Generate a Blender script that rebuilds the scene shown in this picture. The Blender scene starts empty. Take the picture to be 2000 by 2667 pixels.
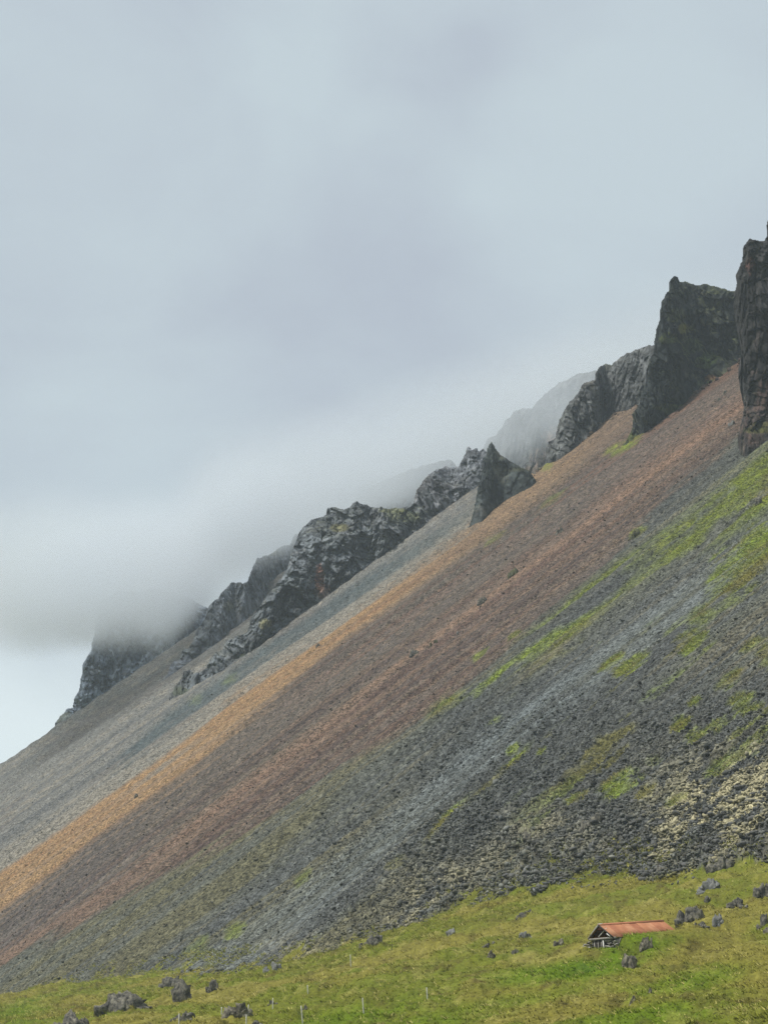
import bpy, math, random
import numpy as np
rng = np.random.default_rng(7)
random.seed(7)
SC = bpy.context.scene
COL = SC.collection
R = math.radians

# ------------------------------------------------------------------ camera
F = 5671.0                       # focal length in photo pixels (photo 2000 x 2667)
PITCH = R(14.2)
cam_d = bpy.data.cameras.new('camera')
cam = bpy.data.objects.new('camera', cam_d); COL.objects.link(cam)
cam_d.sensor_fit = 'HORIZONTAL'; cam_d.sensor_width = 36.0
cam_d.lens = 36.0 * F / 2000.0
cam_d.clip_start = 0.5; cam_d.clip_end = 20000
cam.location = (0, 0, 0); cam.rotation_euler = (R(90) + PITCH, 0, 0)
SC.camera = cam

# ------------------------------------------------------------------ sky, sun, exposure
SUN_ELEV, SUN_AZ = R(60), R(250)      # azimuth clockwise from +Y: light from behind the left shoulder
world = bpy.data.worlds.new('World'); SC.world = world
world.use_nodes = True
nt = world.node_tree; nt.nodes.clear()
def N(t, kind, **kw):
    n = t.nodes.new(kind)
    for k, v in kw.items(): setattr(n, k, v)
    return n
out = N(nt, 'ShaderNodeOutputWorld')
sky = N(nt, 'ShaderNodeTexSky', sky_type='NISHITA', sun_disc=False)
sky.sun_elevation = SUN_ELEV; sky.sun_rotation = SUN_AZ
bg1 = N(nt, 'ShaderNodeBackground'); bg1.inputs['Strength'].default_value = 0.05
nt.links.new(sky.outputs[0], bg1.inputs[0])
tc = N(nt, 'ShaderNodeTexCoord')
mp = N(nt, 'ShaderNodeMapping'); mp.inputs['Scale'].default_value = (1.0, 1.0, 1.5)
nt.links.new(tc.outputs['Generated'], mp.inputs[0])
no = N(nt, 'ShaderNodeTexNoise'); no.inputs['Scale'].default_value = 5.5
no.inputs['Detail'].default_value = 5; no.inputs['Roughness'].default_value = 0.46; no.inputs['Distortion'].default_value = 0.35
nt.links.new(mp.outputs[0], no.inputs['Vector'])
cr = N(nt, 'ShaderNodeValToRGB')
cr.color_ramp.elements[0].position = 0.36; cr.color_ramp.elements[0].color = (0.46, 0.515, 0.59, 1)
cr.color_ramp.elements[1].position = 0.64; cr.color_ramp.elements[1].color = (0.55, 0.635, 0.685, 1)
nt.links.new(no.outputs['Fac'], cr.inputs[0])
# below the cloud deck the far sky is brighter (elevation gradient all around the horizon)
sep = N(nt, 'ShaderNodeSeparateXYZ'); nt.links.new(tc.outputs['Generated'], sep.inputs[0])
no2 = N(nt, 'ShaderNodeTexNoise'); no2.inputs['Scale'].default_value = 6; no2.inputs['Detail'].default_value = 4
nt.links.new(tc.outputs['Generated'], no2.inputs['Vector'])
ma = N(nt, 'ShaderNodeMath', operation='MULTIPLY_ADD'); ma.inputs[1].default_value = -0.10
nt.links.new(no2.outputs['Fac'], ma.inputs[0]); nt.links.new(sep.outputs['Z'], ma.inputs[2])
mr = N(nt, 'ShaderNodeMapRange', interpolation_type='SMOOTHSTEP')
mr.inputs['From Min'].default_value = 0.165; mr.inputs['From Max'].default_value = 0.095
nt.links.new(ma.outputs[0], mr.inputs['Value'])
mx = N(nt, 'ShaderNodeMix', data_type='RGBA')
nt.links.new(mr.outputs[0], mx.inputs['Factor']); nt.links.new(cr.outputs[0], mx.inputs['A'])
mx.inputs['B'].default_value = (0.78, 0.87, 0.90, 1)
bg2 = N(nt, 'ShaderNodeBackground'); bg2.inputs['Strength'].default_value = 0.335
nt.links.new(mx.outputs['Result'], bg2.inputs[0])
ms = N(nt, 'ShaderNodeMixShader'); ms.inputs[0].default_value = 0.97
nt.links.new(bg1.outputs[0], ms.inputs[1]); nt.links.new(bg2.outputs[0], ms.inputs[2])
nt.links.new(ms.outputs[0], out.inputs['Surface'])

sun_d = bpy.data.lights.new('sun', 'SUN'); sun = bpy.data.objects.new('sun', sun_d); COL.objects.link(sun)
sun_d.energy = 1.5; sun_d.angle = R(10); sun_d.color = (1.0, 0.955, 0.89)
sun.location = (-300, -200, 500)
sun.rotation_euler = (R(90) - SUN_ELEV, 0, -SUN_AZ + math.pi)
SC.view_settings.view_transform = 'Standard'; SC.view_settings.look = 'None'
SC.view_settings.exposure = 1.6; SC.view_settings.gamma = 1.0
SC.view_settings.use_curve_mapping = False
SC.cycles.use_denoising = True; SC.cycles.denoising_input_passes = 'RGB_ALBEDO_NORMAL'; SC.cycles.denoising_prefilter = 'NONE'
SC.cycles.volume_bounces = 4; SC.cycles.max_bounces = 6
SC.cycles.diffuse_bounces = 3; SC.cycles.transparent_max_bounces = 8
SC.cycles.use_adaptive_sampling = True; SC.cycles.adaptive_threshold = 0.004
SC.cycles.volume_step_rate = 1.0; SC.cycles.volume_max_steps = 128

# ------------------------------------------------------------------ noise toolkit (numpy)
def _h(ix, iy, iz, seed):
    v = (ix.astype(np.int64) * 374761393 + iy.astype(np.int64) * 668265263 + iz.astype(np.int64) * 2147483647 + seed * 1274126177) & 0xffffffff
    v = ((v ^ (v >> 13)) * 1274126177) & 0xffffffff
    v = ((v ^ (v >> 16)) * 2246822519) & 0xffffffff
    v = v ^ (v >> 15)
    return v.astype(np.float64) / 4294967296.0
def vn2(x, y, seed=0):
    ix = np.floor(x); iy = np.floor(y); fx = x - ix; fy = y - iy
    ix = ix.astype(np.int64); iy = iy.astype(np.int64); z = np.zeros_like(ix)
    fx = fx * fx * fx * (fx * (fx * 6 - 15) + 10); fy = fy * fy * fy * (fy * (fy * 6 - 15) + 10)
    a = _h(ix, iy, z, seed); b = _h(ix + 1, iy, z, seed); c = _h(ix, iy + 1, z, seed); d = _h(ix + 1, iy + 1, z, seed)
    return (a + (b - a) * fx + (c - a) * fy + (a - b - c + d) * fx * fy) * 2 - 1
def fbm2(x, y, o=4, seed=0, g=0.5):
    r = np.zeros_like(x, dtype=float); a = 1.0; n = 0
    for i in range(o):
        r += a * vn2(x + 17.3 * i, y - 9.1 * i, seed + i); n += a; a *= g; x = x * 2.03; y = y * 2.03
    return r / n * 1.4
def vn3(p, seed=0):
    i = np.floor(p); f = p - i; i = i.astype(np.int64); f = f * f * f * (f * (f * 6 - 15) + 10)
    r = 0
    for dx in (0, 1):
        wx = f[:, 0] if dx else 1 - f[:, 0]
        for dy in (0, 1):
            wy = f[:, 1] if dy else 1 - f[:, 1]
            for dz in (0, 1):
                wz = f[:, 2] if dz else 1 - f[:, 2]
                r = r + wx * wy * wz * _h(i[:, 0] + dx, i[:, 1] + dy, i[:, 2] + dz, seed)
    return r * 2 - 1
def fbm3(p, o=4, seed=0, g=0.5):
    r = 0; a = 1.0; n = 0
    for k in range(o):
        r = r + a * vn3(p + 11.7 * k, seed + k); n += a; a *= g; p = p * 2.03
    return r / n * 1.4
def worley2(x, y, seed=0):
    ix = np.floor(x).astype(np.int64); iy = np.floor(y).astype(np.int64); z = np.zeros_like(ix)
    f1 = np.full(x.shape, 9.0); f2 = np.full(x.shape, 9.0); cid = np.zeros(x.shape); vx = np.zeros(x.shape); vy = np.zeros(x.shape)
    for dx in (-1, 0, 1):
        for dy in (-1, 0, 1):
            jx = ix + dx; jy = iy + dy
            ax = jx + _h(jx, jy, z, seed) - x; ay = jy + _h(jx, jy, z, seed + 1) - y
            d = np.hypot(ax, ay); m = d < f1
            f2 = np.where(m, f1, np.minimum(f2, d)); f1 = np.where(m, d, f1)
            cid = np.where(m, _h(jx, jy, z, seed + 2), cid); vx = np.where(m, ax, vx); vy = np.where(m, ay, vy)
    return f1, f2, cid, vx, vy
def facet3(p, seed=0):
    """angular rock relief: every Voronoi cell is a tilted plane with its own offset (-1..1)"""
    i = np.floor(p).astype(np.int64); best = np.full(len(p), 9.0); val = np.zeros(len(p)); sec = np.full(len(p), 9.0)
    for dx in (-1, 0, 1):
        for dy in (-1, 0, 1):
            for dz in (-1, 0, 1):
                jx = i[:, 0] + dx; jy = i[:, 1] + dy; jz = i[:, 2] + dz
                ax = p[:, 0] - jx - _h(jx, jy, jz, seed); ay = p[:, 1] - jy - _h(jx, jy, jz, seed + 1); az = p[:, 2] - jz - _h(jx, jy, jz, seed + 2)
                d = ax * ax + ay * ay + az * az; m = d < best
                v = (_h(jx, jy, jz, seed + 3) * 2 - 1) * ax * 1.5 + (_h(jx, jy, jz, seed + 4) * 2 - 1) * az * 1.5 + (_h(jx, jy, jz, seed + 5) * 2 - 1) * .55
                sec = np.where(m, best, np.minimum(sec, d)); best = np.where(m, d, best); val = np.where(m, v, val)
    crack = np.sqrt(sec) - np.sqrt(best)
    return val, crack
def sst(x, a, b):
    t = np.clip((x - a) / (b - a), 0, 1); return t * t * (3 - 2 * t)
def lin(c, k=1.0):
    c = np.asarray(c, float) / 255.0
    return np.where(c <= 0.04045, c / 12.92, ((c + 0.055) / 1.055) ** 2.4) * k
def mixc(a, b, w):
    return a + (b - a) * w[:, None]

# ------------------------------------------------------------------ photo pixel <-> world
cp, sp = math.cos(PITCH), math.sin(PITCH)
def ray(px, py):
    px = np.asarray(px, float); py = np.asarray(py, float)
    x = (px - 1000) / F; y = (1333.5 - py) / F
    d = np.stack([x, cp - y * sp, sp + y * cp], -1)
    return d / d[..., 1:2]                      # y component 1: multiply by a depth in metres
def project(P):
    zc = P[:, 1] * cp + P[:, 2] * sp; yc = -P[:, 1] * sp + P[:, 2] * cp
    return 1000 + F * P[:, 0] / zc, 1333.5 - F * yc / zc

# the talus plane z = A x + B y + C (36.8 degree slope falling to the left and towards the viewer)
A, B, C = 0.66, 0.35, -108.0
NG = math.hypot(A, B)
def plane_depth(px, py):
    d = ray(px, py)
    return C / (d[..., 2] - A * d[..., 0] - B)
def st(x, y):
    return (-B * x + A * y) / NG, (A * x + B * y) / NG      # along the contour, up the slope

edge_px = [(-250, 2690), (0, 2623), (108, 2593), (211, 2556), (289, 2548), (392, 2533), (512, 2527), (603, 2524), (723, 2518), (844, 2494), (1000, 2450),
           (1060, 2418), (1150, 2382), (1271, 2346), (1362, 2316), (1512, 2273), (1633, 2255), (1693, 2262), (1783, 2264), (1874, 2255), (2000, 2237), (2150, 2210)]
ctl = []
for q in edge_px:
    ctl.append(ray(*q) * plane_depth(*q))
for px, py, d in [(1000, 2667, 182), (1000, 2600, 212), (1000, 2520, 268), (1560, 2484, 219), (1560, 2400, 248), (2000, 2667, 150), (2000, 2500, 200), (2000, 2350, 250),
                  (0, 2667, 300), (400, 2667, 225), (400, 2600, 300), (700, 2600, 235), (700, 2667, 195), (1300, 2560, 205), (1300, 2450, 262), (1560, 2600, 172)]:
    ctl.append(ray(px, py) * d)
ctl += [np.array(v, float) for v in [(0, 0, -1.7), (60, 30, 1), (-60, 30, -2.5), (0, 90, -1.2), (-30, 100, -1.6), (35, 100, 2.2), (-200, 500, 6), (-250, 150, -3), (-180, 1000, 15), (0, 750, 40), (100, 600, 55), (200, 380, 70), (160, 160, 30)]]
ctl = np.array(ctl)
def _tps(r2): return np.where(r2 > 0, 0.5 * r2 * np.log(np.maximum(r2, 1e-12)), 0)
_S = 100.0
_n = len(ctl); _xy = ctl[:, :2] / _S
_K = _tps(((_xy[:, None] - _xy[None]) ** 2).sum(-1)) + np.eye(_n) * 0.004
_Pm = np.c_[np.ones(_n), _xy]
_W = np.linalg.solve(np.block([[_K, _Pm], [_Pm.T, np.zeros((3, 3))]]), np.r_[ctl[:, 2], 0, 0, 0])
def meadow_z(x, y):
    x = np.asarray(x, float); sh = x.shape; X = np.c_[x.ravel(), np.asarray(y, float).ravel()] / _S
    r = _W[_n] + X @ _W[_n + 1:]
    for i in range(_n): r = r + _W[i] * _tps(((X - _xy[i]) ** 2).sum(-1))
    return r.reshape(sh)

crest_px = [(-400, 2270), (-150, 2100), (0, 2000), (60, 1960), (130, 1912), (190, 1862), (236, 1832), (308, 1784), (401, 1720), (492, 1655), (540, 1625), (600, 1590), (650, 1552), (707, 1500), (760, 1450),
            (900, 1425), (1000, 1385), (1090, 1360), (1150, 1330), (1232, 1285), (1300, 1262), (1395, 1236), (1425, 1210), (1495, 1165), (1560, 1112), (1600, 1080), (1657, 1058), (1700, 1082),
            (1745, 1070), (1793, 1034), (1841, 1000), (1877, 978), (1923, 947), (1980, 915), (2100, 830), (2300, 700)]
_cq = np.array(crest_px, float); _cd = plane_depth(_cq[:, 0], _cq[:, 1]); _ca = ray(_cq[:, 0], _cq[:, 1])[:, 0]
def crest_y(az): return np.interp(az, _ca, _cd)

# hut anchor points (photo pixels + distance)
HB = R(35)
hutA = ray(1562, 2411) * 220.0                                # ridge, front
hutB = ray(1724, 2401) * 224.6                                # ridge, rear
hutE1 = ray(1602, 2443) * 218.2                               # eave, near side
hutE2 = ray(1536, 2446) * 221.8                               # eave, far side
h_len = float(np.linalg.norm(hutB - hutA)); h_r = (hutB - hutA) / h_len
h_side = (hutE1 - hutE2); h_w = float(np.linalg.norm(h_side)); h_side = h_side / h_w
_rr = h_r[:2] / np.linalg.norm(h_r[:2]); _ss = np.array([_rr[1], -_rr[0]])

def terrain(x, y, relief=True):
    """returns height, grass weight"""
    s, t = st(x, y)
    pz = A * x + B * y + C
    rel = fbm2(s / 55, t / 420, 4, 3) * 4.5 + fbm2(s / 17, t / 160, 3, 9) * 1.1 + fbm2(s / 5, t / 95, 3, 19) * .5 - np.abs(fbm2(s / 9, t / 170, 3, 23)) * 1.5
    up = sst(pz, 10, 60)
    pz = pz + rel * (0.12 + 0.88 * up) * sst(y, 300, 520)
    az = x / y
    ov = np.maximum(0, y - crest_y(az)); pz = pz - 1.15 * ov * ov / (ov + 14)
    gz = meadow_z(x, y)
    mound = fbm2(x / 9, y / 14, 3, 31) * .6 + fbm2(x / 2.0, y / 3.0, 4, 37, .6) * .55 + np.abs(fbm2(x / 5.5 + 4, y / 11, 3, 41)) * -.8
    gz = gz + mound * sst(y, 60, 130)
    # turf banked against the hut: near side wall, far side and rear end
    rx = x - hutE1[0]; ry = y - hutE1[1]
    al = rx * _rr[0] + ry * _rr[1]; sd = rx * _ss[0] + ry * _ss[1]
    near = sst(al, -.1, .7) * (1 - sst(al, 10.0, 15)) * sst(sd, -.55, 0.1) * (1 - sst(sd, .5, 4.6))
    gz = gz + near * np.clip(hutE1[2] + al * h_r[2] + .12 + .035 * al - gz, 0, 4)
    far = sst(al, 0.6, 2.5) * (1 - sst(al, 9, 13)) * sst(-sd - h_w, -.1, .5) * (1 - sst(-sd - h_w, .9, 4.5))
    gz = gz + far * np.clip(hutE1[2] - .2 - gz, 0, 3)
    rear = sst(al, h_len + .1, h_len + .5) * (1 - sst(al, h_len + 1.5, h_len + 6)) * sst(sd, -h_w - 1, -h_w + .5) * (1 - sst(sd, .5, 4))
    gz = np.maximum(gz, gz + rear * np.clip(hutE1[2] + .5 - gz, 0, 3))
    front = sst(al, -5, -1.2) * (1 - sst(al, .25, .6)) * sst(sd, -h_w - 3.5, -h_w - 1.0) * (1 - sst(sd, .8, 3))
    gz = gz + front * np.clip(hutE1[2] - 1.04 - gz, 0, 2.0)
    left = sst(al, -.1, .6) * (1 - sst(al, 6, 9)) * sst(-sd - h_w, .0, .5) * (1 - sst(-sd - h_w, 1.2, 5))
    gz = gz + left * np.clip(hutE1[2] - .25 - gz, 0, 3)
    k = 1.6
    d = gz - pz
    h = np.where(d > 0, gz, pz) + np.maximum(0, k - np.abs(d)) ** 2 / (4 * k)
    jag = fbm2(x / 8, y / 14, 5, 51, .65) * 4.6
    wg = sst(d + jag, -.7, .7)
    return h, wg, d
def hit(px, py):
    """first terrain point seen at a photo pixel"""
    d = ray(px, py)
    ys = np.concatenate([np.linspace(105, 420, 1600), np.linspace(421, 1250, 1600)])
    x = d[0] * ys; z = d[2] * ys
    h = terrain(x, ys)[0]
    k = np.argmax(h >= z)
    if h[k] < z[k]: k = len(ys) - 1
    return np.array([x[k], ys[k], h[k]])

# ------------------------------------------------------------------ mesh helpers
def mesh_from(name, V, Fc, col=None, smooth=False, mat=None, attrs=None):
    V = np.asarray(V, np.float32); Fc = np.asarray(Fc, np.int32)
    me = bpy.data.meshes.new(name); n, k = Fc.shape
    me.vertices.add(len(V)); me.vertices.foreach_set('co', V.ravel())
    me.loops.add(n * k); me.loops.foreach_set('vertex_index', Fc.ravel())
    me.polygons.add(n); me.polygons.foreach_set('loop_start', np.arange(0, n * k, k, dtype=np.int32))
    me.polygons.foreach_set('loop_total', np.full(n, k, np.int32))
    if smooth: me.polygons.foreach_set('use_smooth', np.ones(n, bool))
    me.update(calc_edges=True); me.validate()
    if col is not None:
        a = me.attributes.new('Col', 'FLOAT_COLOR', 'POINT')
        a.data.foreach_set('color', np.c_[col, np.ones(len(col))].astype(np.float32).ravel())
    for k_, v_ in (attrs or {}).items():
        a = me.attributes.new(k_, 'FLOAT', 'POINT'); a.data.foreach_set('value', np.asarray(v_, np.float32))
    if mat: me.materials.append(mat)
    return me
def link(name, me, parent=None, label=None, cat=None, group=None, kind=None):
    o = bpy.data.objects.new(name, me); COL.objects.link(o)
    if parent: o.parent = parent
    for k, v in (('label', label), ('category', cat), ('group', group), ('kind', kind)):
        if v: o[k] = v
    return o

# ------------------------------------------------------------------ materials
def base_mat(name, rough=0.95, spec=0.15):
    m = bpy.data.materials.new(name); m.use_nodes = True; t = m.node_tree
    b = t.nodes['Principled BSDF']; b.inputs['Roughness'].default_value = rough
    b.inputs['Specular IOR Level'].default_value = spec
    return m, t, b
def ground_mat(name, scale1, scale2, amt, bump, bscale, attr='Col', spec=.12, vor=False):
    m, t, b = base_mat(name, .96, spec)
    at = N(t, 'ShaderNodeAttribute', attribute_name=attr)
    tc = N(t, 'ShaderNodeTexCoord')
    n1 = N(t, 'ShaderNodeTexNoise'); n1.inputs['Scale'].default_value = scale1; n1.inputs['Detail'].default_value = 5; n1.inputs['Roughness'].default_value = .65
    t.links.new(tc.outputs['Object'], n1.inputs['Vector'])
    if vor:
        n2 = N(t, 'ShaderNodeTexVoronoi'); n2.inputs['Scale'].default_value = scale2
        t.links.new(tc.outputs['Object'], n2.inputs['Vector'])
        sp_ = N(t, 'ShaderNodeSeparateColor'); t.links.new(n2.outputs['Color'], sp_.inputs[0]); o2 = sp_.outputs[0]
    else:
        n2 = N(t, 'ShaderNodeTexNoise'); n2.inputs['Scale'].default_value = scale2; n2.inputs['Detail'].default_value = 3
        t.links.new(tc.outputs['Object'], n2.inputs['Vector']); o2 = n2.outputs['Fac']
    ad = N(t, 'ShaderNodeMath', operation='ADD'); t.links.new(n1.outputs['Fac'], ad.inputs[0]); t.links.new(o2, ad.inputs[1])
    mr = N(t, 'ShaderNodeMapRange'); mr.inputs['From Min'].default_value = .55; mr.inputs['From Max'].default_value = 1.45
    mr.inputs['To Min'].default_value = 1 - amt; mr.inputs['To Max'].default_value = 1 + amt
    t.links.new(ad.outputs[0], mr.inputs['Value'])
    mu = N(t, 'ShaderNodeVectorMath', operation='SCALE'); t.links.new(at.outputs['Color'], mu.inputs[0]); t.links.new(mr.outputs[0], mu.inputs['Scale'])
    t.links.new(mu.outputs[0], b.inputs['Base Color'])
    n3 = N(t, 'ShaderNodeTexNoise'); n3.inputs['Scale'].default_value = bscale; n3.inputs['Detail'].default_value = 6; n3.inputs['Roughness'].default_value = .7
    t.links.new(tc.outputs['Object'], n3.inputs['Vector'])
    bp = N(t, 'ShaderNodeBump'); bp.inputs['Strength'].default_value = .8; bp.inputs['Distance'].default_value = bump
    t.links.new(n3.outputs['Fac'], bp.inputs['Height']); t.links.new(bp.outputs[0], b.inputs['Normal'])
    return m
M_scree = ground_mat('scree', .45, 2.2, .68, .38, 1.5, vor=True)
M_meadow = ground_mat('meadow_turf', .9, 3.6, .5, .2, 2.2)
M_crag = ground_mat('crag_rock', .16, .5, .5, .9, .45, vor=True)
M_stone = ground_mat('loose_stone', 1.2, 4.0, .35, .08, 5.0)
M_grass = ground_mat('grass_blade', .4, 2.0, .25, .01, 2.0)


# ------------------------------------------------------------------ colours of the slope
def pl(px, py, pts):
    q = np.array(pts, float); q = q[np.argsort(q[:, 0])]
    y = np.interp(px, q[:, 0], q[:, 1])
    s0 = (q[1, 1] - q[0, 1]) / (q[1, 0] - q[0, 0]); s1 = (q[-1, 1] - q[-2, 1]) / (q[-1, 0] - q[-2, 0])
    y = np.where(px < q[0, 0], q[0, 1] + (px - q[0, 0]) * s0, y); y = np.where(px > q[-1, 0], q[-1, 1] + (px - q[-1, 0]) * s1, y)
    return py - y          # > 0: lower in the photo than the line
L_orT = [(0, 2277), (120, 2195), (241, 2105), (337, 2042), (422, 1990), (518, 1912), (603, 1829), (741, 1732), (844, 1666), (1000, 1545), (1120, 1455), (1223, 1376), (1300, 1300), (1390, 1215), (1530, 1090), (1640, 980), (1760, 880)]
L_orB = [(0, 2376), (139, 2274), (241, 2189), (374, 2093), (512, 1993), (603, 1907), (753, 1780), (904, 1654), (1000, 1597), (1120, 1512), (1260, 1412), (1420, 1290), (1560, 1185), (1660, 1112)]
L_rust = [(700, 1880), (844, 1768), (1000, 1645), (1151, 1545), (1271, 1443), (1362, 1389), (1482, 1286), (1640, 1170), (1800, 1050)]
L_sal = [(0, 2503), (151, 2412), (301, 2334), (422, 2244), (543, 2135), (663, 2045), (844, 1918), (1000, 1775), (1120, 1676), (1241, 1588), (1362, 1485), (1482, 1407), (1603, 1298), (1760, 1180), (1920, 1060)]
L_red = [(0, 2520), (271, 2366), (392, 2298), (512, 2225), (603, 2171), (753, 2075), (904, 1978), (1000, 1922), (1151, 1817), (1301, 1696), (1392, 1606), (1482, 1533), (1585, 1449), (1663, 1358), (1753, 1268), (1870, 1180), (1930, 1120)]
L_pale = [(0, 2460), (120, 2395), (240, 2305), (420, 2170)]
L_moss1 = [(1120, 1850), (1211, 1790), (1301, 1722), (1446, 1605), (1518, 1540), (1600, 1480), (1663, 1449), (1814, 1352), (1904, 1290), (2000, 1205)]
L_moss2 = [(1250, 1790), (1446, 1662), (1543, 1600), (1640, 1520), (1723, 1455), (1814, 1395), (1904, 1346), (2000, 1282)]
L_moss3 = [(1115, 2171), (1181, 2093), (1259, 2039), (1355, 1948)]
L_grey1 = [(1120, 2090), (1241, 1985), (1422, 1805), (1573, 1714), (1723, 1594), (1874, 1503), (2000, 1377)]
L_grey2 = [(540, 2510), (640, 2460), (860, 2290), (1040, 2130), (1200, 1985), (1350, 1880), (1460, 1800)]
L_belt = [(300, 2010), (440, 1880), (520, 1832), (600, 1775), (700, 1702), (800, 1640), (900, 1565), (1000, 1500)]

green_blobs = [(1905, 1318, 120, 26, .9), (1970, 1235, 80, 30, 1), (1780, 1422, 90, 16, .75), (1985, 1395, 60, 34, .9), (1591, 1726, 38, 14, 1), (1638, 1735, 50, 18, 1), (1808, 1675, 38, 20, 1.15), (1771, 1890, 26, 15, 1.1), (1336, 1958, 20, 14, .8), (1408, 1960, 16, 12, .9), (1810, 1830, 18, 14, .8), (1940, 1840, 36, 36, .8), (1815, 1920, 34, 16, .9),
               (1930, 1500, 90, 50, .95), (1975, 1440, 60, 40, 1), (1830, 1600, 50, 24, .6), (1900, 1560, 60, 26, .5), (1618, 2048, 60, 26, .9), (1500, 2085, 32, 14, .9), (1683, 2078, 34, 18, .9), (1768, 2090, 30, 20, .8), (1880, 2000, 40, 16, .7),
               (1245, 1706, 22, 10, .8), (1343, 1655, 20, 10, .7), (1660, 1385, 26, 10, .8), (1440, 1300, 40, 8, .45), (1285, 1405, 34, 8, .45), (1290, 1880, 26, 9, .5), (1240, 1805, 20, 9, .5),
               (610, 2425, 28, 20, .7), (790, 2290, 30, 15, .55), (1030, 2250, 30, 12, .5), (510, 2470, 40, 22, .55), (1360, 2130, 24, 12, .4), (1640, 1150, 40, 14, .9), (1660, 1130, 22, 14, .9), (1605, 1170, 30, 14, .7), (1900, 1770, 40, 20, .7), (1990, 1700, 30, 40, .6), (1700, 1990, 30, 14, .6), (1870, 1890, 30, 14, .6), (1960, 1680, 30, 18, .6), (1560, 1930, 18, 12, .5), (1425, 1215, 16, 14, .7), (600, 1770, 24, 10, .3), (510, 1822, 22, 12, .3)]
pale_blobs = [(1890, 2110, 150, 110, 1.2), (1980, 2030, 60, 80, 1.0), (1790, 2180, 90, 60, .9), (1120, 2330, 110, 50, .5), (1180, 2290, 60, 36, .45), (1400, 2150, 90, 40, .4), (1050, 2400, 80, 34, .5), (780, 2470, 100, 34, .35), (1280, 2240, 60, 40, .3), (1960, 2190, 80, 50, .7), (1500, 2200, 100, 40, .2), (1750, 2230, 80, 30, .6)]

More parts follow.
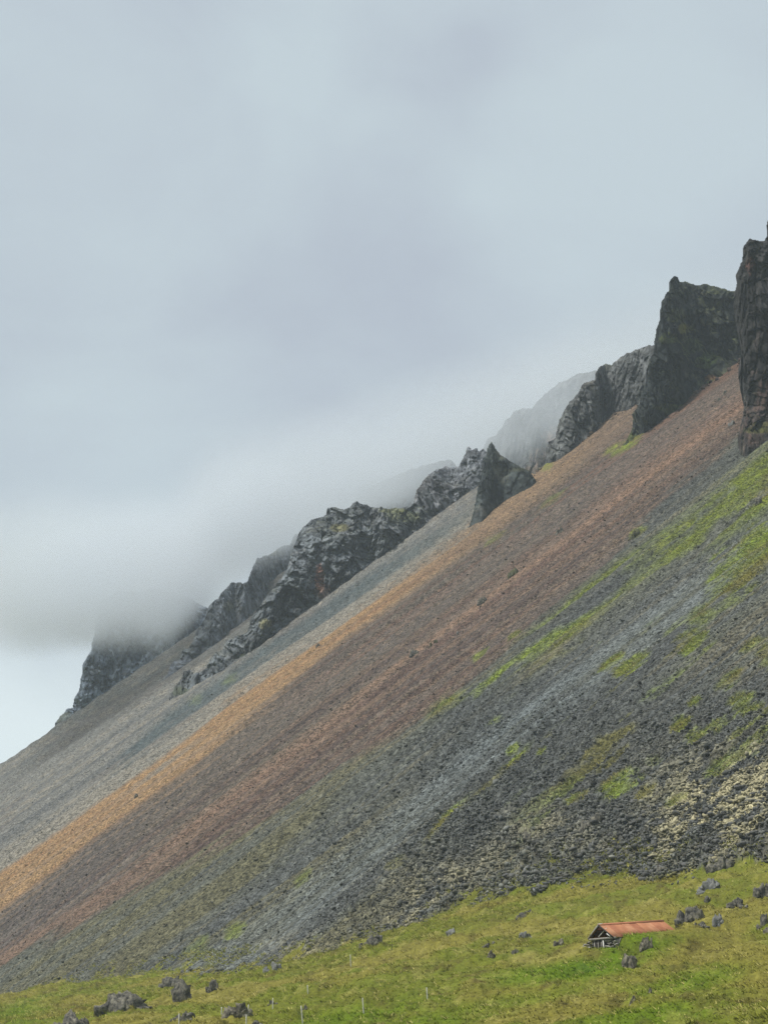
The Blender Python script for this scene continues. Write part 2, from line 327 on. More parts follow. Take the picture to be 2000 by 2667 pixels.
def slope_colour(px, py, s, t, x, y):
    n = len(px)
    j = fbm2(s / 11, t / 260, 4, 61) * 24 + fbm2(s / 2.2, t / 70, 3, 67) * 9 + fbm2(s / 1.2, t / 3, 2, 63) * 3
    pj = py + j
    str1 = fbm2(s / 13, t / 420, 5, 71, .6); str2 = fbm2(s / 3.2, t / 120, 4, 77, .6); blot = fbm2(s / 20, t / 60, 4, 79)
    gr = fbm2(s / 1.1, t / 1.4, 2, 83); str3 = fbm2(s / 1.5, t / 130, 3, 87, .6); str4 = fbm2(s / 5, t / 300, 3, 89, .6)
    # far grey scree
    c = np.tile(lin((139, 138, 132)), (n, 1))
    c = mixc(c, lin((116, 117, 116)), sst(str1, -.1, .5) * .9)
    c = mixc(c, lin((168, 158, 140)), sst(str2, .05, .6) * .6)
    c = mixc(c, lin((122, 108, 98)), sst(blot, .15, .6) * .35)
    bl = pl(px, pj, L_belt); wb = np.exp(-(bl / 26) ** 2) * sst(px, 250, 380)
    c = mixc(c, lin((92, 104, 106)), np.clip(wb, 0, .85))
    ot = pl(px, pj, L_orT)
    c = mixc(c, lin((164, 156, 140)), np.exp(-((ot + 22) / 16) ** 2) * .7)
    # orange / tan
    ob = pl(px, pj, L_orB)
    w = sst(ot, -16, 16)
    oc = mixc(np.tile(lin((185, 150, 107)), (n, 1)), lin((160, 118, 84)), sst(str2, -.05, .55) * .7)
    oc = mixc(oc, lin((184, 162, 132)), sst(str1, .1, .6) * .5)
    tan = sst(px, 900, 1250)[:, None]; far_t = sst(px, 1430, 1600)
    oc = oc * (1 - tan) + tan * mixc(mixc(np.tile(lin((166, 138, 106)), (n, 1)), lin((176, 152, 120)), sst(str1, -.1, .4) * .6), lin((132, 108, 90)), sst(str2, 0, .5) * .7)
    oc = mixc(oc, lin((132, 114, 98)), far_t * .7)
    c = mixc(c, oc, w)
    # grey brown
    bc = mixc(np.tile(lin((112, 100, 90)), (n, 1)), lin((98, 84, 79)), sst(str1, -.2, .4) * .8)
    bc = mixc(bc, lin((122, 116, 98)), sst(str2, .1, .6) * .6)
    bc = mixc(bc, lin((92, 88, 92)), sst(500 - px, 0, 300) * .5)
    upr = sst(px, 1450, 1650)
    bc = mixc(bc, lin((122, 100, 88)), upr * .6)
    w = sst(ob, -26, 22); c = mixc(c, bc, w)
    pa = pl(px, pj, L_pale); c = mixc(c, lin((150, 144, 136)), np.exp(-(pa / 9) ** 2) * .55 * (1 - sst(px, 300, 470)) * sst(str2, -.5, .3))
    ru = pl(px, pj, L_rust); c = mixc(c, lin((132, 98, 80)), np.exp(-(ru / 15) ** 2) * .8 * sst(px, 600, 950))
    # salmon streak and maroon below it
    sa = pl(px, pj, L_sal); rd = pl(px, pj, L_red)
    wide = 24 + 16 * sst(px, 900, 1400)
    mc = mixc(np.tile(lin((106, 88, 80)), (n, 1)), lin((96, 78, 76)), sst(str1, -.2, .5) * .8)
    mc = mixc(mc, lin((128, 102, 86)), sst(str2, .15, .6) * .6)
    mc = mixc(mc, lin((112, 96, 84)), upr * .5)
    c = mixc(c, mc, sst(sa, 0, 24))
    c = mixc(c, mixc(np.tile(lin((152, 124, 104)), (n, 1)), lin((136, 108, 92)), sst(str2, -.1, .5)), np.exp(-(sa / wide) ** 2) * np.clip(.85 + str1 * .5, .3, 1))
    thin = (1 - .6 * np.exp(-(sa / wide) ** 2)) * sst(pl(px, pj, L_orT), -10, 20) * (.4 + .6 * sst(pl(px, pj, L_orB), -15, 20))
    c = mixc(c, lin((150, 130, 108)), sst(str3, .12, .5) * .55 * thin)
    c = mixc(c, lin((92, 84, 80)), sst(-str3, .12, .5) * .5 * thin)
    c = mixc(c, lin((126, 102, 86)), sst(str4, .1, .5) * .5 * thin)
    c = mixc(c, lin((118, 110, 102)), sst(-str4, .1, .5) * .5 * thin)
    # grey-olive slope below the red
    gc = mixc(np.tile(lin((106, 108, 98)), (n, 1)), lin((96, 99, 97)), sst(str1, -.2, .4))
    gc = mixc(gc, lin((122, 116, 94)), sst(str2, 0, .5) * .7)
    gc = mixc(gc, lin((84, 86, 86)), sst(blot, .1, .6) * .6)
    oliv = sst(1250 - px, 0, 500) * sst(blot + str2 * .5, -.4, .4)
    gc = mixc(gc, lin((116, 112, 82)), oliv * .75)
    dark = sst(px, 1000, 1250) * sst(py, 1700, 1830) * (1 - sst(py, 2130, 2260))
    gc = mixc(gc, lin((88, 91, 90)), dark * .8)
    g1 = pl(px, pj, L_grey1); gc = mixc(gc, lin((128, 135, 135)), np.exp(-(g1 / 22) ** 2) * .5 * sst(str2, -.5, .3))
    g2 = pl(px, pj, L_grey2); gc = mixc(gc, lin((122, 130, 131)), np.exp(-(g2 / 40) ** 2) * .65 * sst(str2, -.6, .2))
    w = sst(rd, -10, 14); c = mixc(c, gc, w)
    c = c * (.47 + .05 * sst(rd, -10, 30))[:, None]
    # moss
    ms = np.zeros(n)
    brk = sst(fbm2(s / 8, t / 24, 4, 91), -.6, .05); tex = sst(fbm2(s / 1.6, t / 3.2, 3, 95), -.55, .2)
    for L, wd, a, x0 in ((L_moss1, 21, 1, 1100), (L_moss2, 18, 1, 1230), (L_moss3, 12, 1, 1090)):
        d = pl(px, pj, L); wd2 = wd * (1 + 1.7 * sst(px, 1550, 2000))
        lim = sst(px, x0 - 10, x0 + 60) * (1 if L is not L_moss3 else 1 - sst(px, 1350, 1400))
        ms = np.maximum(ms, np.exp(-(d / wd2) ** 2) * a * lim * brk)
    rag = fbm2(s / 4, t / 9, 4, 97, .65) * .9 + fbm2(s / 1.1, t / 2.2, 2, 98) * .35
    for bx, by, ax, ay, a in green_blobs:
        ca, sa_ = math.cos(R(-33)), math.sin(R(-33))
        dx = px - bx; dy = py - by; u = dx * ca + dy * sa_; v = -dx * sa_ + dy * ca
        d = (u / ax / 1.15) ** 2 + (v / ay / 1.1) ** 2 + rag
        ms = np.maximum(ms, (1 - sst(d, .1, 1.25)) * min(a, 1))
    ms = ms * (0.6 + .4 * tex)
    sprk = sst(fbm2(s / 14, t / 30, 5, 99, .65), .28, .6) * sst(px, 1250, 1500) * sst(rd, 60, 160) * .6
    ms = np.maximum(ms, sprk)
    gcol = mixc(np.tile(lin((102, 112, 42)), (n, 1)), lin((104, 100, 42)), sst(fbm2(s / 10, t / 22, 3, 101), -.1, .5))
    gcol = mixc(gcol, lin((116, 134, 38)), sst(fbm2(s / 12, t / 20, 3, 103), .1, .6) * .7)
    c = mixc(c, gcol * .78, np.clip(ms * 1.1, 0, 1) * .95)
    # pale woolly moss on the lower block field
    pm = np.zeros(n)
    for bx, by, ax, ay, a in pale_blobs:
        d = ((px - bx) / ax) ** 2 + ((py - by) / ay) ** 2
        pm = np.maximum(pm, np.exp(-d * .9) * a)
    pm = pm * sst(fbm2(s / 2.5, t / 3.5, 3, 107) + .25, -.1, .5)
    c = mixc(c, lin((176, 168, 132)) * .75, np.clip(pm, 0, 1) * .75)
    # block size
    amp = .05 + .10 * sst(ob, 0, 30) + .10 * sst(rd, -5, 40)
    amp = amp + .30 * sst(px, 950, 1250) * sst(py, 1750, 1950) + .30 * sst(py, 2050, 2200) * sst(px, 700, 1000) + .10 * np.clip(wb, 0, 1)
    amp = amp * (1 - .7 * np.clip(ms, 0, 1)) * (1 - .6 * np.exp(-(g1 / 22) ** 2) * (rd > 0))
    return c * (1 + .10 * gr)[:, None], amp, np.clip(pm, 0, 1), np.clip(ms, 0, 1)

def meadow_colour(px, py, x, y, gz):
    n = len(px)
    b1 = fbm2(x / 14, y / 22, 4, 111); b2 = fbm2(x / 3, y / 5, 4, 113); b3 = fbm2(x / .9, y / 1.6, 3, 117)
    c = mixc(np.tile(lin((136, 130, 58)), (n, 1)), lin((114, 124, 38)), sst(b1, -.3, .4))
    g = np.zeros(n)
    for bx, by, ax, ay, a in [(1540, 2520, 230, 34, 1.0), (1640, 2470, 110, 50, 1), (1400, 2540, 180, 30, .7), (1800, 2560, 220, 40, .6), (1750, 2450, 180, 26, .6), (1300, 2620, 420, 46, .55), (900, 2660, 300, 40, .55), (1700, 2640, 300, 50, .6), (60, 2640, 120, 40, .5), (1650, 2600, 120, 20, .6)]:
        ca, sa_ = math.cos(R(-12)), math.sin(R(-12)); dx = px - bx; dy = py - by; u = dx * ca + dy * sa_; v = -dx * sa_ + dy * ca
        g = np.maximum(g, a * np.exp(-((u / ax) ** 2 + (v / ay) ** 2)))
    g = np.clip(g + b1 * .22 + b2 * .15 * g, 0, 1)
    c = mixc(c, lin((104, 128, 24)), sst(g, .12, .7))
    c = mixc(c, lin((74, 104, 22)), sst(g + b2 * .25, .75, 1.05) * .8)
    c = mixc(c, lin((168, 158, 92)), sst(b2 + b3 * .4, .25, .75) * .42 * (1 - .6 * g))
    c = mixc(c, lin((94, 84, 44)), sst(-b2 - b3 * .3, .35, .9) * .62 * (1 - .5 * g))  # dark brown mottling, partly painted shade of hollows between tussocks
    c = mixc(c, lin((120, 104, 56)), sst(b1 - .3 * b2, .25, .6) * .35 * (1 - g))
    return c * .64 * (1 + .12 * b3)[:, None]

# ------------------------------------------------------------------ terrain meshes
az = np.concatenate([np.linspace(-.75, -.21, 18), np.linspace(-.206, .212, 800), np.linspace(.216, .7, 16)])
NC = len(az)
ys = np.concatenate([np.linspace(4, 101, 14), 1 / np.linspace(1 / 104., 1 / 300., 290)[:-1], 1 / np.linspace(1 / 300., 1 / 1240., 560)])
NR = len(ys)
YY, AZ = np.meshgrid(ys, az, indexing='ij')
XX = AZ * YY
x = XX.ravel(); y = YY.ravel()
h, wg, dgp = terrain(x, y)
s, t = st(x, y)
px, py = project(np.c_[x, y, h])
isg = wg > .5
col = np.zeros((len(x), 3)); amp = np.zeros(len(x)); pmoss = np.zeros(len(x)); gmoss = np.zeros(len(x))
near_slope = ~isg | (np.abs(dgp) < 4)
k = near_slope
cS, aS, pS, mS = slope_colour(px[k], py[k], s[k], t[k], x[k], y[k]); col[k] = cS; amp[k] = aS; pmoss[k] = pS; gmoss[k] = mS
k = wg > .02
cM = meadow_colour(px[k], py[k], x[k], y[k], h[k]); col[k] = mixc(col[k], cM, sst(wg[k], .1, .6))
# blocks and stones of the talus in the surface itself: rounded Voronoi lumps
sl = ~isg
f1, f2, cid, vx, vy = worley2(s[sl] / .95 + fbm2(s[sl] / .8, t[sl] / .8, 2, 123) * .35, t[sl] / 1.15 + fbm2(s[sl] / .8, t[sl] / .8, 2, 125) * .35, 121)
lump = np.clip(f2 - f1, 0, .3) * 1.8 + (cid - .5) * 1.1 + (vx * (cid * 7 % 1 - .5) + vy * (cid * 13 % 1 - .5)) * 2.6
g1, g2, cid2, _, _ = worley2(s[sl] / .42, t[sl] / .5, 131)
lump2 = np.clip(g2 - g1, 0, .5) + (cid2 - .5) * .8
far_fade = 1 - .5 * sst(y[sl], 600, 1000)
h[sl] += amp[sl] * (lump * .8 + lump2 * .5 + fbm2(s[sl] / 3.5, t[sl] / 6, 3, 135) * .9) * far_fade * (1 - wg[sl])
col[sl] *= (1 + (np.clip(amp[sl] * 2.2, .12, .7)) * ((cid - .5) * .9 + (cid2 - .5) * .7))[:, None]
col = np.clip(col, .004, .9)
V = np.c_[x, y, h]
ii = np.arange(NR - 1)[:, None] * NC + np.arange(NC - 1)[None]
Q = np.stack([ii, ii + 1, ii + NC + 1, ii + NC], -1).reshape(-1, 4)
fg = isg[Q].sum(1) >= 2
def sub(Q):
    u, inv = np.unique(Q, return_inverse=True); return u, inv.reshape(Q.shape)
u, q = sub(Q[~fg]); link('scree_slope', mesh_from('scree_slope', V[u], q, col[u], False, M_scree), kind='structure', label='steep scree mountainside streaked orange, red, grey and green')
u, q = sub(Q[fg]); link('meadow', mesh_from('meadow', V[u], q, col[u], True, M_meadow), kind='structure', label='tussocky yellow green meadow at the foot of the scree')
# the plain all around, out to the horizon
Rg = 9000.0
gx = np.array([-Rg, -900, -330, 0, 330, 900, Rg]); gxx, gyy = np.meshgrid(gx, gx)
gV = np.c_[gxx.ravel(), gyy.ravel(), np.full(49, -9.0)]
gi = np.arange(6)[:, None] * 7 + np.arange(6)[None]; gQ = np.stack([gi, gi + 1, gi + 8, gi + 7], -1).reshape(-1, 4)
link('ground', mesh_from('ground', gV, gQ, np.tile(lin((118, 120, 60)), (49, 1)), False, M_meadow), kind='structure')

# ------------------------------------------------------------------ crags
def seg_dist(P, poly):
    d = np.full(len(P), 1e9)
    for a, b in zip(poly[:-1], poly[1:]):
        ab = b - a; tt = np.clip(((P - a) @ ab) / (ab @ ab + 1e-9), 0, 1)
        d = np.minimum(d, np.hypot(*(P - (a + tt[:, None] * ab)).T))
    return d
def inside(P, poly):
    r = np.zeros(len(P), bool); n = len(poly)
    for i in range(n):
        a = poly[i]; b = poly[(i + 1) % n]
        if a[1] == b[1]: continue
        c = (a[1] > P[:, 1]) != (b[1] > P[:, 1])
        r ^= c & (P[:, 0] < (b[0] - a[0]) * (P[:, 1] - a[1]) / (b[1] - a[1]) + a[0])
    return r
def rough_line(pts, seed, amp=2.2):
    """adds small rocky notches to a traced skyline"""
    p = np.array(pts, float); o = []
    for a, b in zip(p[:-1], p[1:]):
        m = max(1, int(np.hypot(*(b - a)) / 4)); o += [a + (b - a) * i / m for i in range(m)]
    o = np.array(o + [p[-1]]); l = np.arange(len(o)) * 1.0
    o[:, 1] += fbm2(l / 2.5, l * 0, 3, seed) * amp; o[:, 0] += fbm2(l / 2.5, l * 0 + 5, 3, seed + 7) * amp * .8
    return o
def crag(name, label, sky_l, foot, seed, back=0.0, recline=.38, thick=45.0, rel=1.0, base=(66, 70, 72), patches=(), green=.3, red=.0, g=1.7, rnd=9.0, slab=0.0, kindc='crag'):
    sk = rough_line(sky_l, seed); ft = np.array(foot, float)
    o = np.argsort(ft[:, 0]); ft = ft[o]
    skirt = ft[::-1] + np.array([0, 34.0])
    # outline runs along the skyline from left to right, then back along the buried skirt
    if sk[0, 0] > sk[-1, 0]: sk = sk[::-1]
    poly = np.vstack([sk, skirt])
    x0, y0 = poly.min(0) - 3; x1, y1 = poly.max(0) + 3
    gx = np.arange(x0, x1, g); gy = np.arange(y0, y1, g)
    PX, PY = np.meshgrid(gx, gy); P = np.c_[PX.ravel(), PY.ravel()]
    ins = inside(P, poly)
    n0 = len(P); nx = len(gx)
    D = np.full(n0, np.nan)
    p = P[ins]
    fy = np.interp(p[:, 0], ft[:, 0], ft[:, 1])
    fd = plane_depth(p[:, 0], fy) + 5 + back
    above = np.maximum(0, fy - p[:, 1]) / F * fd
    d0 = fd + recline * above
    base3 = ray(p[:, 0], p[:, 1]) * d0[:, None]
    # large buttresses and gullies, then facets down to single blocks
    w = base3 + np.stack([fbm3(base3 / 14, 2, seed + 40), fbm3(base3 / 14, 2, seed + 41), fbm3(base3 / 14, 2, seed + 42)], 1) * 1.8
    dip = w.copy(); dip[:, 2] = w[:, 2] * .45 + w[:, 0] * .12
    r = fbm3(dip / np.array([26, 26, 60]), 3, seed) * 9
    crk = 0
    for sc, am in ((19, 4.4), (8.5, 2.9), (3.9, 2.1), (1.9, 1.2), (1.0, .6)):
        v, ck = facet3(dip / sc + seed * 3.1, seed + int(sc * 10)); r = r + v * am; crk = crk + np.exp(-ck * 7) * am * .28
    stp = (w[:, 2] + .25 * w[:, 0]) / 5.5 + fbm3(w / 16, 2, seed + 60) * 1.3
    r = r + (stp - np.floor(stp) - .5) * 1.2 * sst(fbm3(w / 20, 2, seed + 66), -.2, .4)
    if slab: r = r + np.abs(fbm3(w / np.array([5, 5, 40]), 3, seed + 77)) * slab
    dm = seg_dist(p, sk) / F * fd
    edge = np.clip(1 - dm / rnd, 0, 1); rr = rnd * (1 - np.sqrt(np.maximum(0, 1 - edge ** 2)))
    fade = sst(above, -2, 9)
    dd = d0 + (r + crk) * rel * (0.25 + .75 * fade) + rr * .9
    D[ins] = dd
    W3 = ray(P[:, 0], P[:, 1]) * np.nan_to_num(D, nan=1.0)[:, None]
    G = ins.reshape(len(gy), nx); idx = np.arange(n0).reshape(len(gy), nx)
    ok = G[:-1, :-1] & G[:-1, 1:] & G[1:, 1:] & G[1:, :-1]
    q = np.stack([idx[:-1, :-1], idx[1:, :-1], idx[1:, 1:], idx[:-1, 1:]], -1)[ok]
    # closed body: rim joined to a rear face set back
    e = np.concatenate([q[:, [0, 1]], q[:, [1, 2]], q[:, [2, 3]], q[:, [3, 0]]])
    key = np.sort(e, 1); kk = key[:, 0].astype(np.int64) * n0 + key[:, 1]
    uq, fi, ct = np.unique(kk, return_index=True, return_counts=True)
    be = e[fi[ct == 1]]
    used = np.unique(q); remap = np.full(n0, -1); remap[used] = np.arange(len(used))
    Vf = W3[used]; bv = np.unique(be); br = np.full(n0, -1); br[bv] = np.arange(len(bv)) + len(used)
    Vb = W3[bv].copy(); cb = Vb.mean(0); kk_ = (1 + thick / Vb[:, 1])[:, None]
    zb = Vb[:, 2].copy(); Vb = Vb * kk_; Vb[:, 2] = zb - thick * .15
    Vb[:, 0] += (cb[0] * (1 + thick / cb[1]) - Vb[:, 0]) * .22
    cen = Vb.mean(0)[None]
    qf = remap[q]
    side = np.stack([remap[be[:, 1]], remap[be[:, 0]], br[be[:, 0]], br[be[:, 1]]], 1)
    ci = len(used) + len(bv)
    back_f = np.stack([br[be[:, 1]], br[be[:, 0]], np.full(len(be), ci), np.full(len(be), ci)], 1)
    VV = np.vstack([Vf, Vb, cen])
    # colours: basalt base (haze tinted in on far crags), moss on ledges, rusty patches
    pp = P[used]; dimg = np.zeros(n0)
    Dg = D.reshape(len(gy), nx)
    gyd = np.zeros_like(Dg); gyd[1:] = Dg[1:] - Dg[:-1]                # ledges recede upwards
    ledge = sst(np.nan_to_num(-gyd.ravel()[used]), .3, 1.6)
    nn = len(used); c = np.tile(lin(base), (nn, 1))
    f_a = fbm3(Vf / 9, 4, seed + 20); f_b = fbm3(Vf / 3, 4, seed + 24); f_c = fbm3(Vf / 22, 3, seed + 28)
    c = c * np.clip(1 + .75 * f_b + .45 * f_a, .3, 2.2)[:, None]
    c = mixc(c, lin((100, 98, 94)), sst(f_a + f_b * .6, .45, 1.0) * .6)
    if red: c = mixc(c, lin((108, 82, 72)), sst(f_c + f_b * .4, .0, .6) * red)
    if green: c = mixc(c, lin((88, 94, 46)), np.clip(ledge * 1.1 + sst(f_a, .25, .8) * .5, 0, 1) * sst(f_c + f_b * .3, -.25, .4) * green)
    for (bx, by, ax, ay, pc, a) in patches:
        d = ((pp[:, 0] - bx) / ax) ** 2 + ((pp[:, 1] - by) / ay) ** 2 + f_b * .5
        c = mixc(c, lin(pc), (1 - sst(d, .4, 1.2)) * a)
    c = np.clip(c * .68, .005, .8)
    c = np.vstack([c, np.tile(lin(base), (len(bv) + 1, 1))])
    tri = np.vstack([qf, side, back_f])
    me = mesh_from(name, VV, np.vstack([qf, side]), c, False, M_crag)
    return link(name, me, label=label, cat=kindc, group='basalt crags along the ridge')

crag('rock_tower', 'tall dark brown basalt tower at the right edge of the photo',
     [(1921, 1200), (1923, 1177), (1920, 1140), (1930, 1097), (1937, 1061), (1930, 1025), (1923, 989), (1923, 960), (1931, 920), (1932, 880), (1918, 850), (1911, 820), (1909, 790), (1911, 762), (1915, 751), (1917, 732), (1915, 714), (1925, 694), (1931, 679), (1933, 657), (1935, 641), (1945, 628), (1952, 619), (1959, 622), (1979, 626), (1991, 624), (1995, 616), (1997, 592), (1999, 568), (2012, 545), (2060, 520), (2150, 500), (2240, 560)],
     [(1915, 1182), (1937, 1186), (1950, 1184), (1976, 1169), (2000, 1155), (2060, 1112), (2150, 1050), (2240, 980)], 201, recline=.22, rel=.75, base=(55, 54, 54), red=.45, green=.3, slab=3.5, rnd=7,
     patches=[(1970, 1120, 40, 10, (96, 98, 50), .6), (1985, 1105, 30, 8, (104, 102, 56), .5), (1955, 690, 14, 26, (112, 76, 66), .5)])
crag('horned_crag', 'dark mossy crag topped by a rounded horn beside the tall tower',
     [(1606, 1185), (1614, 1167), (1629, 1150), (1648, 1109), (1646, 1076), (1663, 1056), (1670, 1020), (1687, 989), (1687, 969), (1689, 945), (1701, 921), (1704, 895), (1706, 870), (1712, 845), (1719, 831), (1718, 809), (1721, 788), (1730, 771), (1742, 753), (1742, 737), (1746, 723), (1757, 715), (1765, 719), (1771, 731), (1783, 733), (1800, 735), (1812, 742), (1824, 742), (1839, 738), (1863, 744), (1882, 750), (1909, 756), (1950, 758), (1975, 800)],
     [(1606, 1184), (1640, 1158), (1672, 1135), (1745, 1082), (1793, 1044), (1841, 1010), (1877, 988), (1923, 957), (1975, 925)], 233, recline=.3, rel=1.15, base=(47, 52, 52), green=.85, rnd=6,
     patches=[(1830, 945, 24, 16, (84, 100, 42), .8), (1850, 930, 22, 18, (76, 92, 44), .6), (1850, 985, 16, 12, (146, 112, 84), .9), (1862, 998, 26, 12, (88, 102, 44), .8), (1760, 1068, 40, 14, (92, 106, 42), .8), (1730, 1060, 30, 12, (90, 98, 44), .6), (1785, 855, 24, 14, (120, 118, 50), .8), (1740, 880, 26, 18, (92, 102, 44), .7), (1800, 900, 30, 22, (84, 96, 42), .5), (1760, 820, 24, 20, (84, 90, 46), .6), (1640, 1140, 24, 18, (92, 100, 50), .6)])
crag('rounded_crag', 'grey rounded crag with notched skyline left of the horned crag',
     [(1419, 1240), (1420, 1198), (1421, 1173), (1428, 1149), (1447, 1140), (1450, 1111), (1459, 1089), (1468, 1067), (1483, 1046), (1493, 1038), (1507, 1017), (1518, 995), (1538, 993), (1548, 985), (1549, 976), (1553, 966), (1560, 954), (1576, 943), (1591, 949), (1604, 937), (1628, 920), (1649, 913), (1673, 903), (1689, 895), (1698, 899), (1710, 893), (1750, 885), (1790, 900)],
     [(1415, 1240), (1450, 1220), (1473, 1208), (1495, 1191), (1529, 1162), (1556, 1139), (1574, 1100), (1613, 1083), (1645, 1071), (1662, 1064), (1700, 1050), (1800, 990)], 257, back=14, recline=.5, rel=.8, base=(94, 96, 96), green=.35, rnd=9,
     patches=[(1555, 1125, 20, 14, (46, 50, 52), .8), (1530, 1000, 40, 14, (100, 96, 86), .4)])
crag('pointed_pinnacle', 'sharp triangular rock pinnacle standing up from the tan scree',
     [(1212, 1392), (1223, 1361), (1231, 1336), (1237, 1309), (1241, 1282), (1247, 1261), (1252, 1240), (1256, 1222), (1258, 1201), (1265, 1189), (1267, 1171), (1271, 1159), (1280, 1150), (1288, 1159), (1294, 1171), (1304, 1183), (1319, 1193), (1332, 1202), (1344, 1207), (1359, 1216), (1377, 1225), (1389, 1237), (1398, 1258)],
     [(1210, 1388), (1255, 1359), (1300, 1321), (1350, 1288), (1400, 1256)], 281, back=-4, recline=.35, rel=.45, base=(64, 70, 70), green=.4, rnd=5, thick=30,
     patches=[(1350, 1222, 40, 7, (80, 82, 58), .5)])
crag('misty_crag', 'pale crag half lost in cloud behind the pointed pinnacle',
     [(1225, 1300), (1240, 1200), (1262, 1156), (1271, 1141), (1289, 1132), (1306, 1113), (1316, 1095), (1329, 1083), (1335, 1071), (1356, 1064), (1383, 1062), (1395, 1050), (1407, 1038), (1440, 1005), (1500, 975), (1560, 960), (1620, 990)],
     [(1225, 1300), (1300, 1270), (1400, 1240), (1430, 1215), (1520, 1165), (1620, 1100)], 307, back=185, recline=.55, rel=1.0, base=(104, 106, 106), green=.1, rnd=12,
     patches=[(1440, 1150, 34, 40, (150, 126, 108), .8), (1415, 1195, 36, 30, (148, 128, 112), .8), (1395, 1220, 30, 14, (140, 124, 108), .7)])
crag('shrouded_crag', 'faint rounded crag top almost dissolved in cloud above the grassy saddle',
     [(905, 1420), (918, 1340), (924, 1299), (926, 1281), (938, 1266), (956, 1262), (977, 1262), (995, 1251), (1031, 1236), (1077, 1218), (1122, 1206), (1170, 1195), (1215, 1230)],
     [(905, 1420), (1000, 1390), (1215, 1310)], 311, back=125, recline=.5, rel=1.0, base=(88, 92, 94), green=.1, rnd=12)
crag('twin_spike_crag', 'grey crag with two small spikes left of the pointed pinnacle',
     [(1072, 1340), (1077, 1311), (1080, 1291), (1087, 1273), (1099, 1252), (1120, 1232), (1136, 1223), (1151, 1219), (1160, 1213), (1175, 1217), (1193, 1216), (1200, 1201), (1208, 1186), (1217, 1163), (1221, 1160), (1230, 1171), (1235, 1169), (1243, 1166), (1247, 1174), (1258, 1165), (1275, 1180), (1292, 1250)],
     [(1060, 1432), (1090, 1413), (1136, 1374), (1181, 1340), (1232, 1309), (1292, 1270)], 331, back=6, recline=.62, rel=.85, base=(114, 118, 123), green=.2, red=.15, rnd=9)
crag('broad_crag', 'broad blocky grey crag in the middle of the ridge with a green saddle',
     [(440, 1822), (445, 1809), (457, 1785), (472, 1766), (478, 1748), (496, 1744), (505, 1754), (521, 1751), (536, 1739), (545, 1715), (560, 1697), (578, 1691), (587, 1673), (611, 1658), (641, 1646), (650, 1619), (671, 1583), (707, 1537), (735, 1500), (754, 1465), (759, 1432), (769, 1408), (775, 1390), (781, 1381), (799, 1363), (812, 1351), (830, 1348), (848, 1339), (854, 1322), (875, 1319), (884, 1321), (897, 1327), (908, 1321), (920, 1310), (929, 1305), (941, 1310), (956, 1313), (971, 1321), (988, 1322), (992, 1315), (998, 1324), (1007, 1325), (1041, 1322), (1062, 1318), (1080, 1310), (1105, 1318), (1130, 1345)],
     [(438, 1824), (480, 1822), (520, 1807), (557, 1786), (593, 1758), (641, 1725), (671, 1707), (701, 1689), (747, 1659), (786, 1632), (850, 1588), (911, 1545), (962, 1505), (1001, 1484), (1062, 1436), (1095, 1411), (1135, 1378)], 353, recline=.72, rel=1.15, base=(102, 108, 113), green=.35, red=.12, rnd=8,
     patches=[(832, 1505, 12, 40, (150, 104, 82), .8), (840, 1540, 22, 22, (140, 108, 88), .6), (885, 1375, 26, 12, (122, 118, 74), .7), (1050, 1345, 50, 20, (112, 116, 76), .6), (690, 1625, 18, 14, (134, 130, 92), .7), (650, 1720, 30, 20, (88, 98, 60), .6), (470, 1800, 26, 14, (84, 92, 62), .6), (1020, 1330, 40, 8, (116, 118, 74), .6), (565, 1780, 30, 20, (86, 96, 60), .5)])
crag('stepped_shoulder_crag', 'stepped grey rock shoulder above a narrow scree chute',
     [(408, 1790), (412, 1781), (430, 1763), (439, 1745), (448, 1724), (466, 1718), (475, 1694), (490, 1688), (502, 1664), (508, 1646), (521, 1628), (533, 1613), (536, 1589), (545, 1577), (554, 1566), (566, 1561), (578, 1540), (587, 1531), (599, 1519), (611, 1516), (632, 1519), (643, 1516), (650, 1495), (659, 1477), (668, 1453), (700, 1444), (730, 1423), (754, 1417), (769, 1390), (800, 1400), (830, 1440)],
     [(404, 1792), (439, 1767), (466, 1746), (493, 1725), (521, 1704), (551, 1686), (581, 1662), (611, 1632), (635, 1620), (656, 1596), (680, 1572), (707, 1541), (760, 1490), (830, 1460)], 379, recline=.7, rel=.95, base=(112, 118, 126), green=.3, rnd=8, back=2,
     patches=[(595, 1580, 16, 14, (118, 114, 84), .5), (715, 1440, 30, 10, (112, 112, 84), .5)])
crag('cloud_capped_headland', 'blue grey cliff headland far left with its top hidden in cloud',
     [(118, 1930), (124, 1920), (136, 1909), (144, 1882), (154, 1871), (165, 1857), (172, 1848), (189, 1841), (192, 1821), (204, 1800), (207, 1779), (212, 1755), (216, 1728), (224, 1714), (230, 1704), (237, 1695), (240, 1671), (245, 1647), (248, 1622), (252, 1604), (254, 1586), (262, 1562), (285, 1552), (310, 1538), (350, 1542), (400, 1530), (440, 1544), (490, 1552), (530, 1580), (570, 1592), (620, 1588), (690, 1560), (760, 1500)],
     [(114, 1932), (150, 1902), (190, 1876), (236, 1847), (308, 1799), (359, 1763), (401, 1736), (441, 1709), (492, 1670), (560, 1622), (700, 1530), (760, 1490)], 401, recline=.3, rel=.9, base=(112, 122, 134), green=.15, rnd=12, thick=80, slab=3, back=3,  # base paled and blued: distance haze put into the rock colour
     patches=[(170, 1870, 30, 16, (96, 98, 76), .6), (330, 1755, 16, 4, (120, 116, 104), .6)])

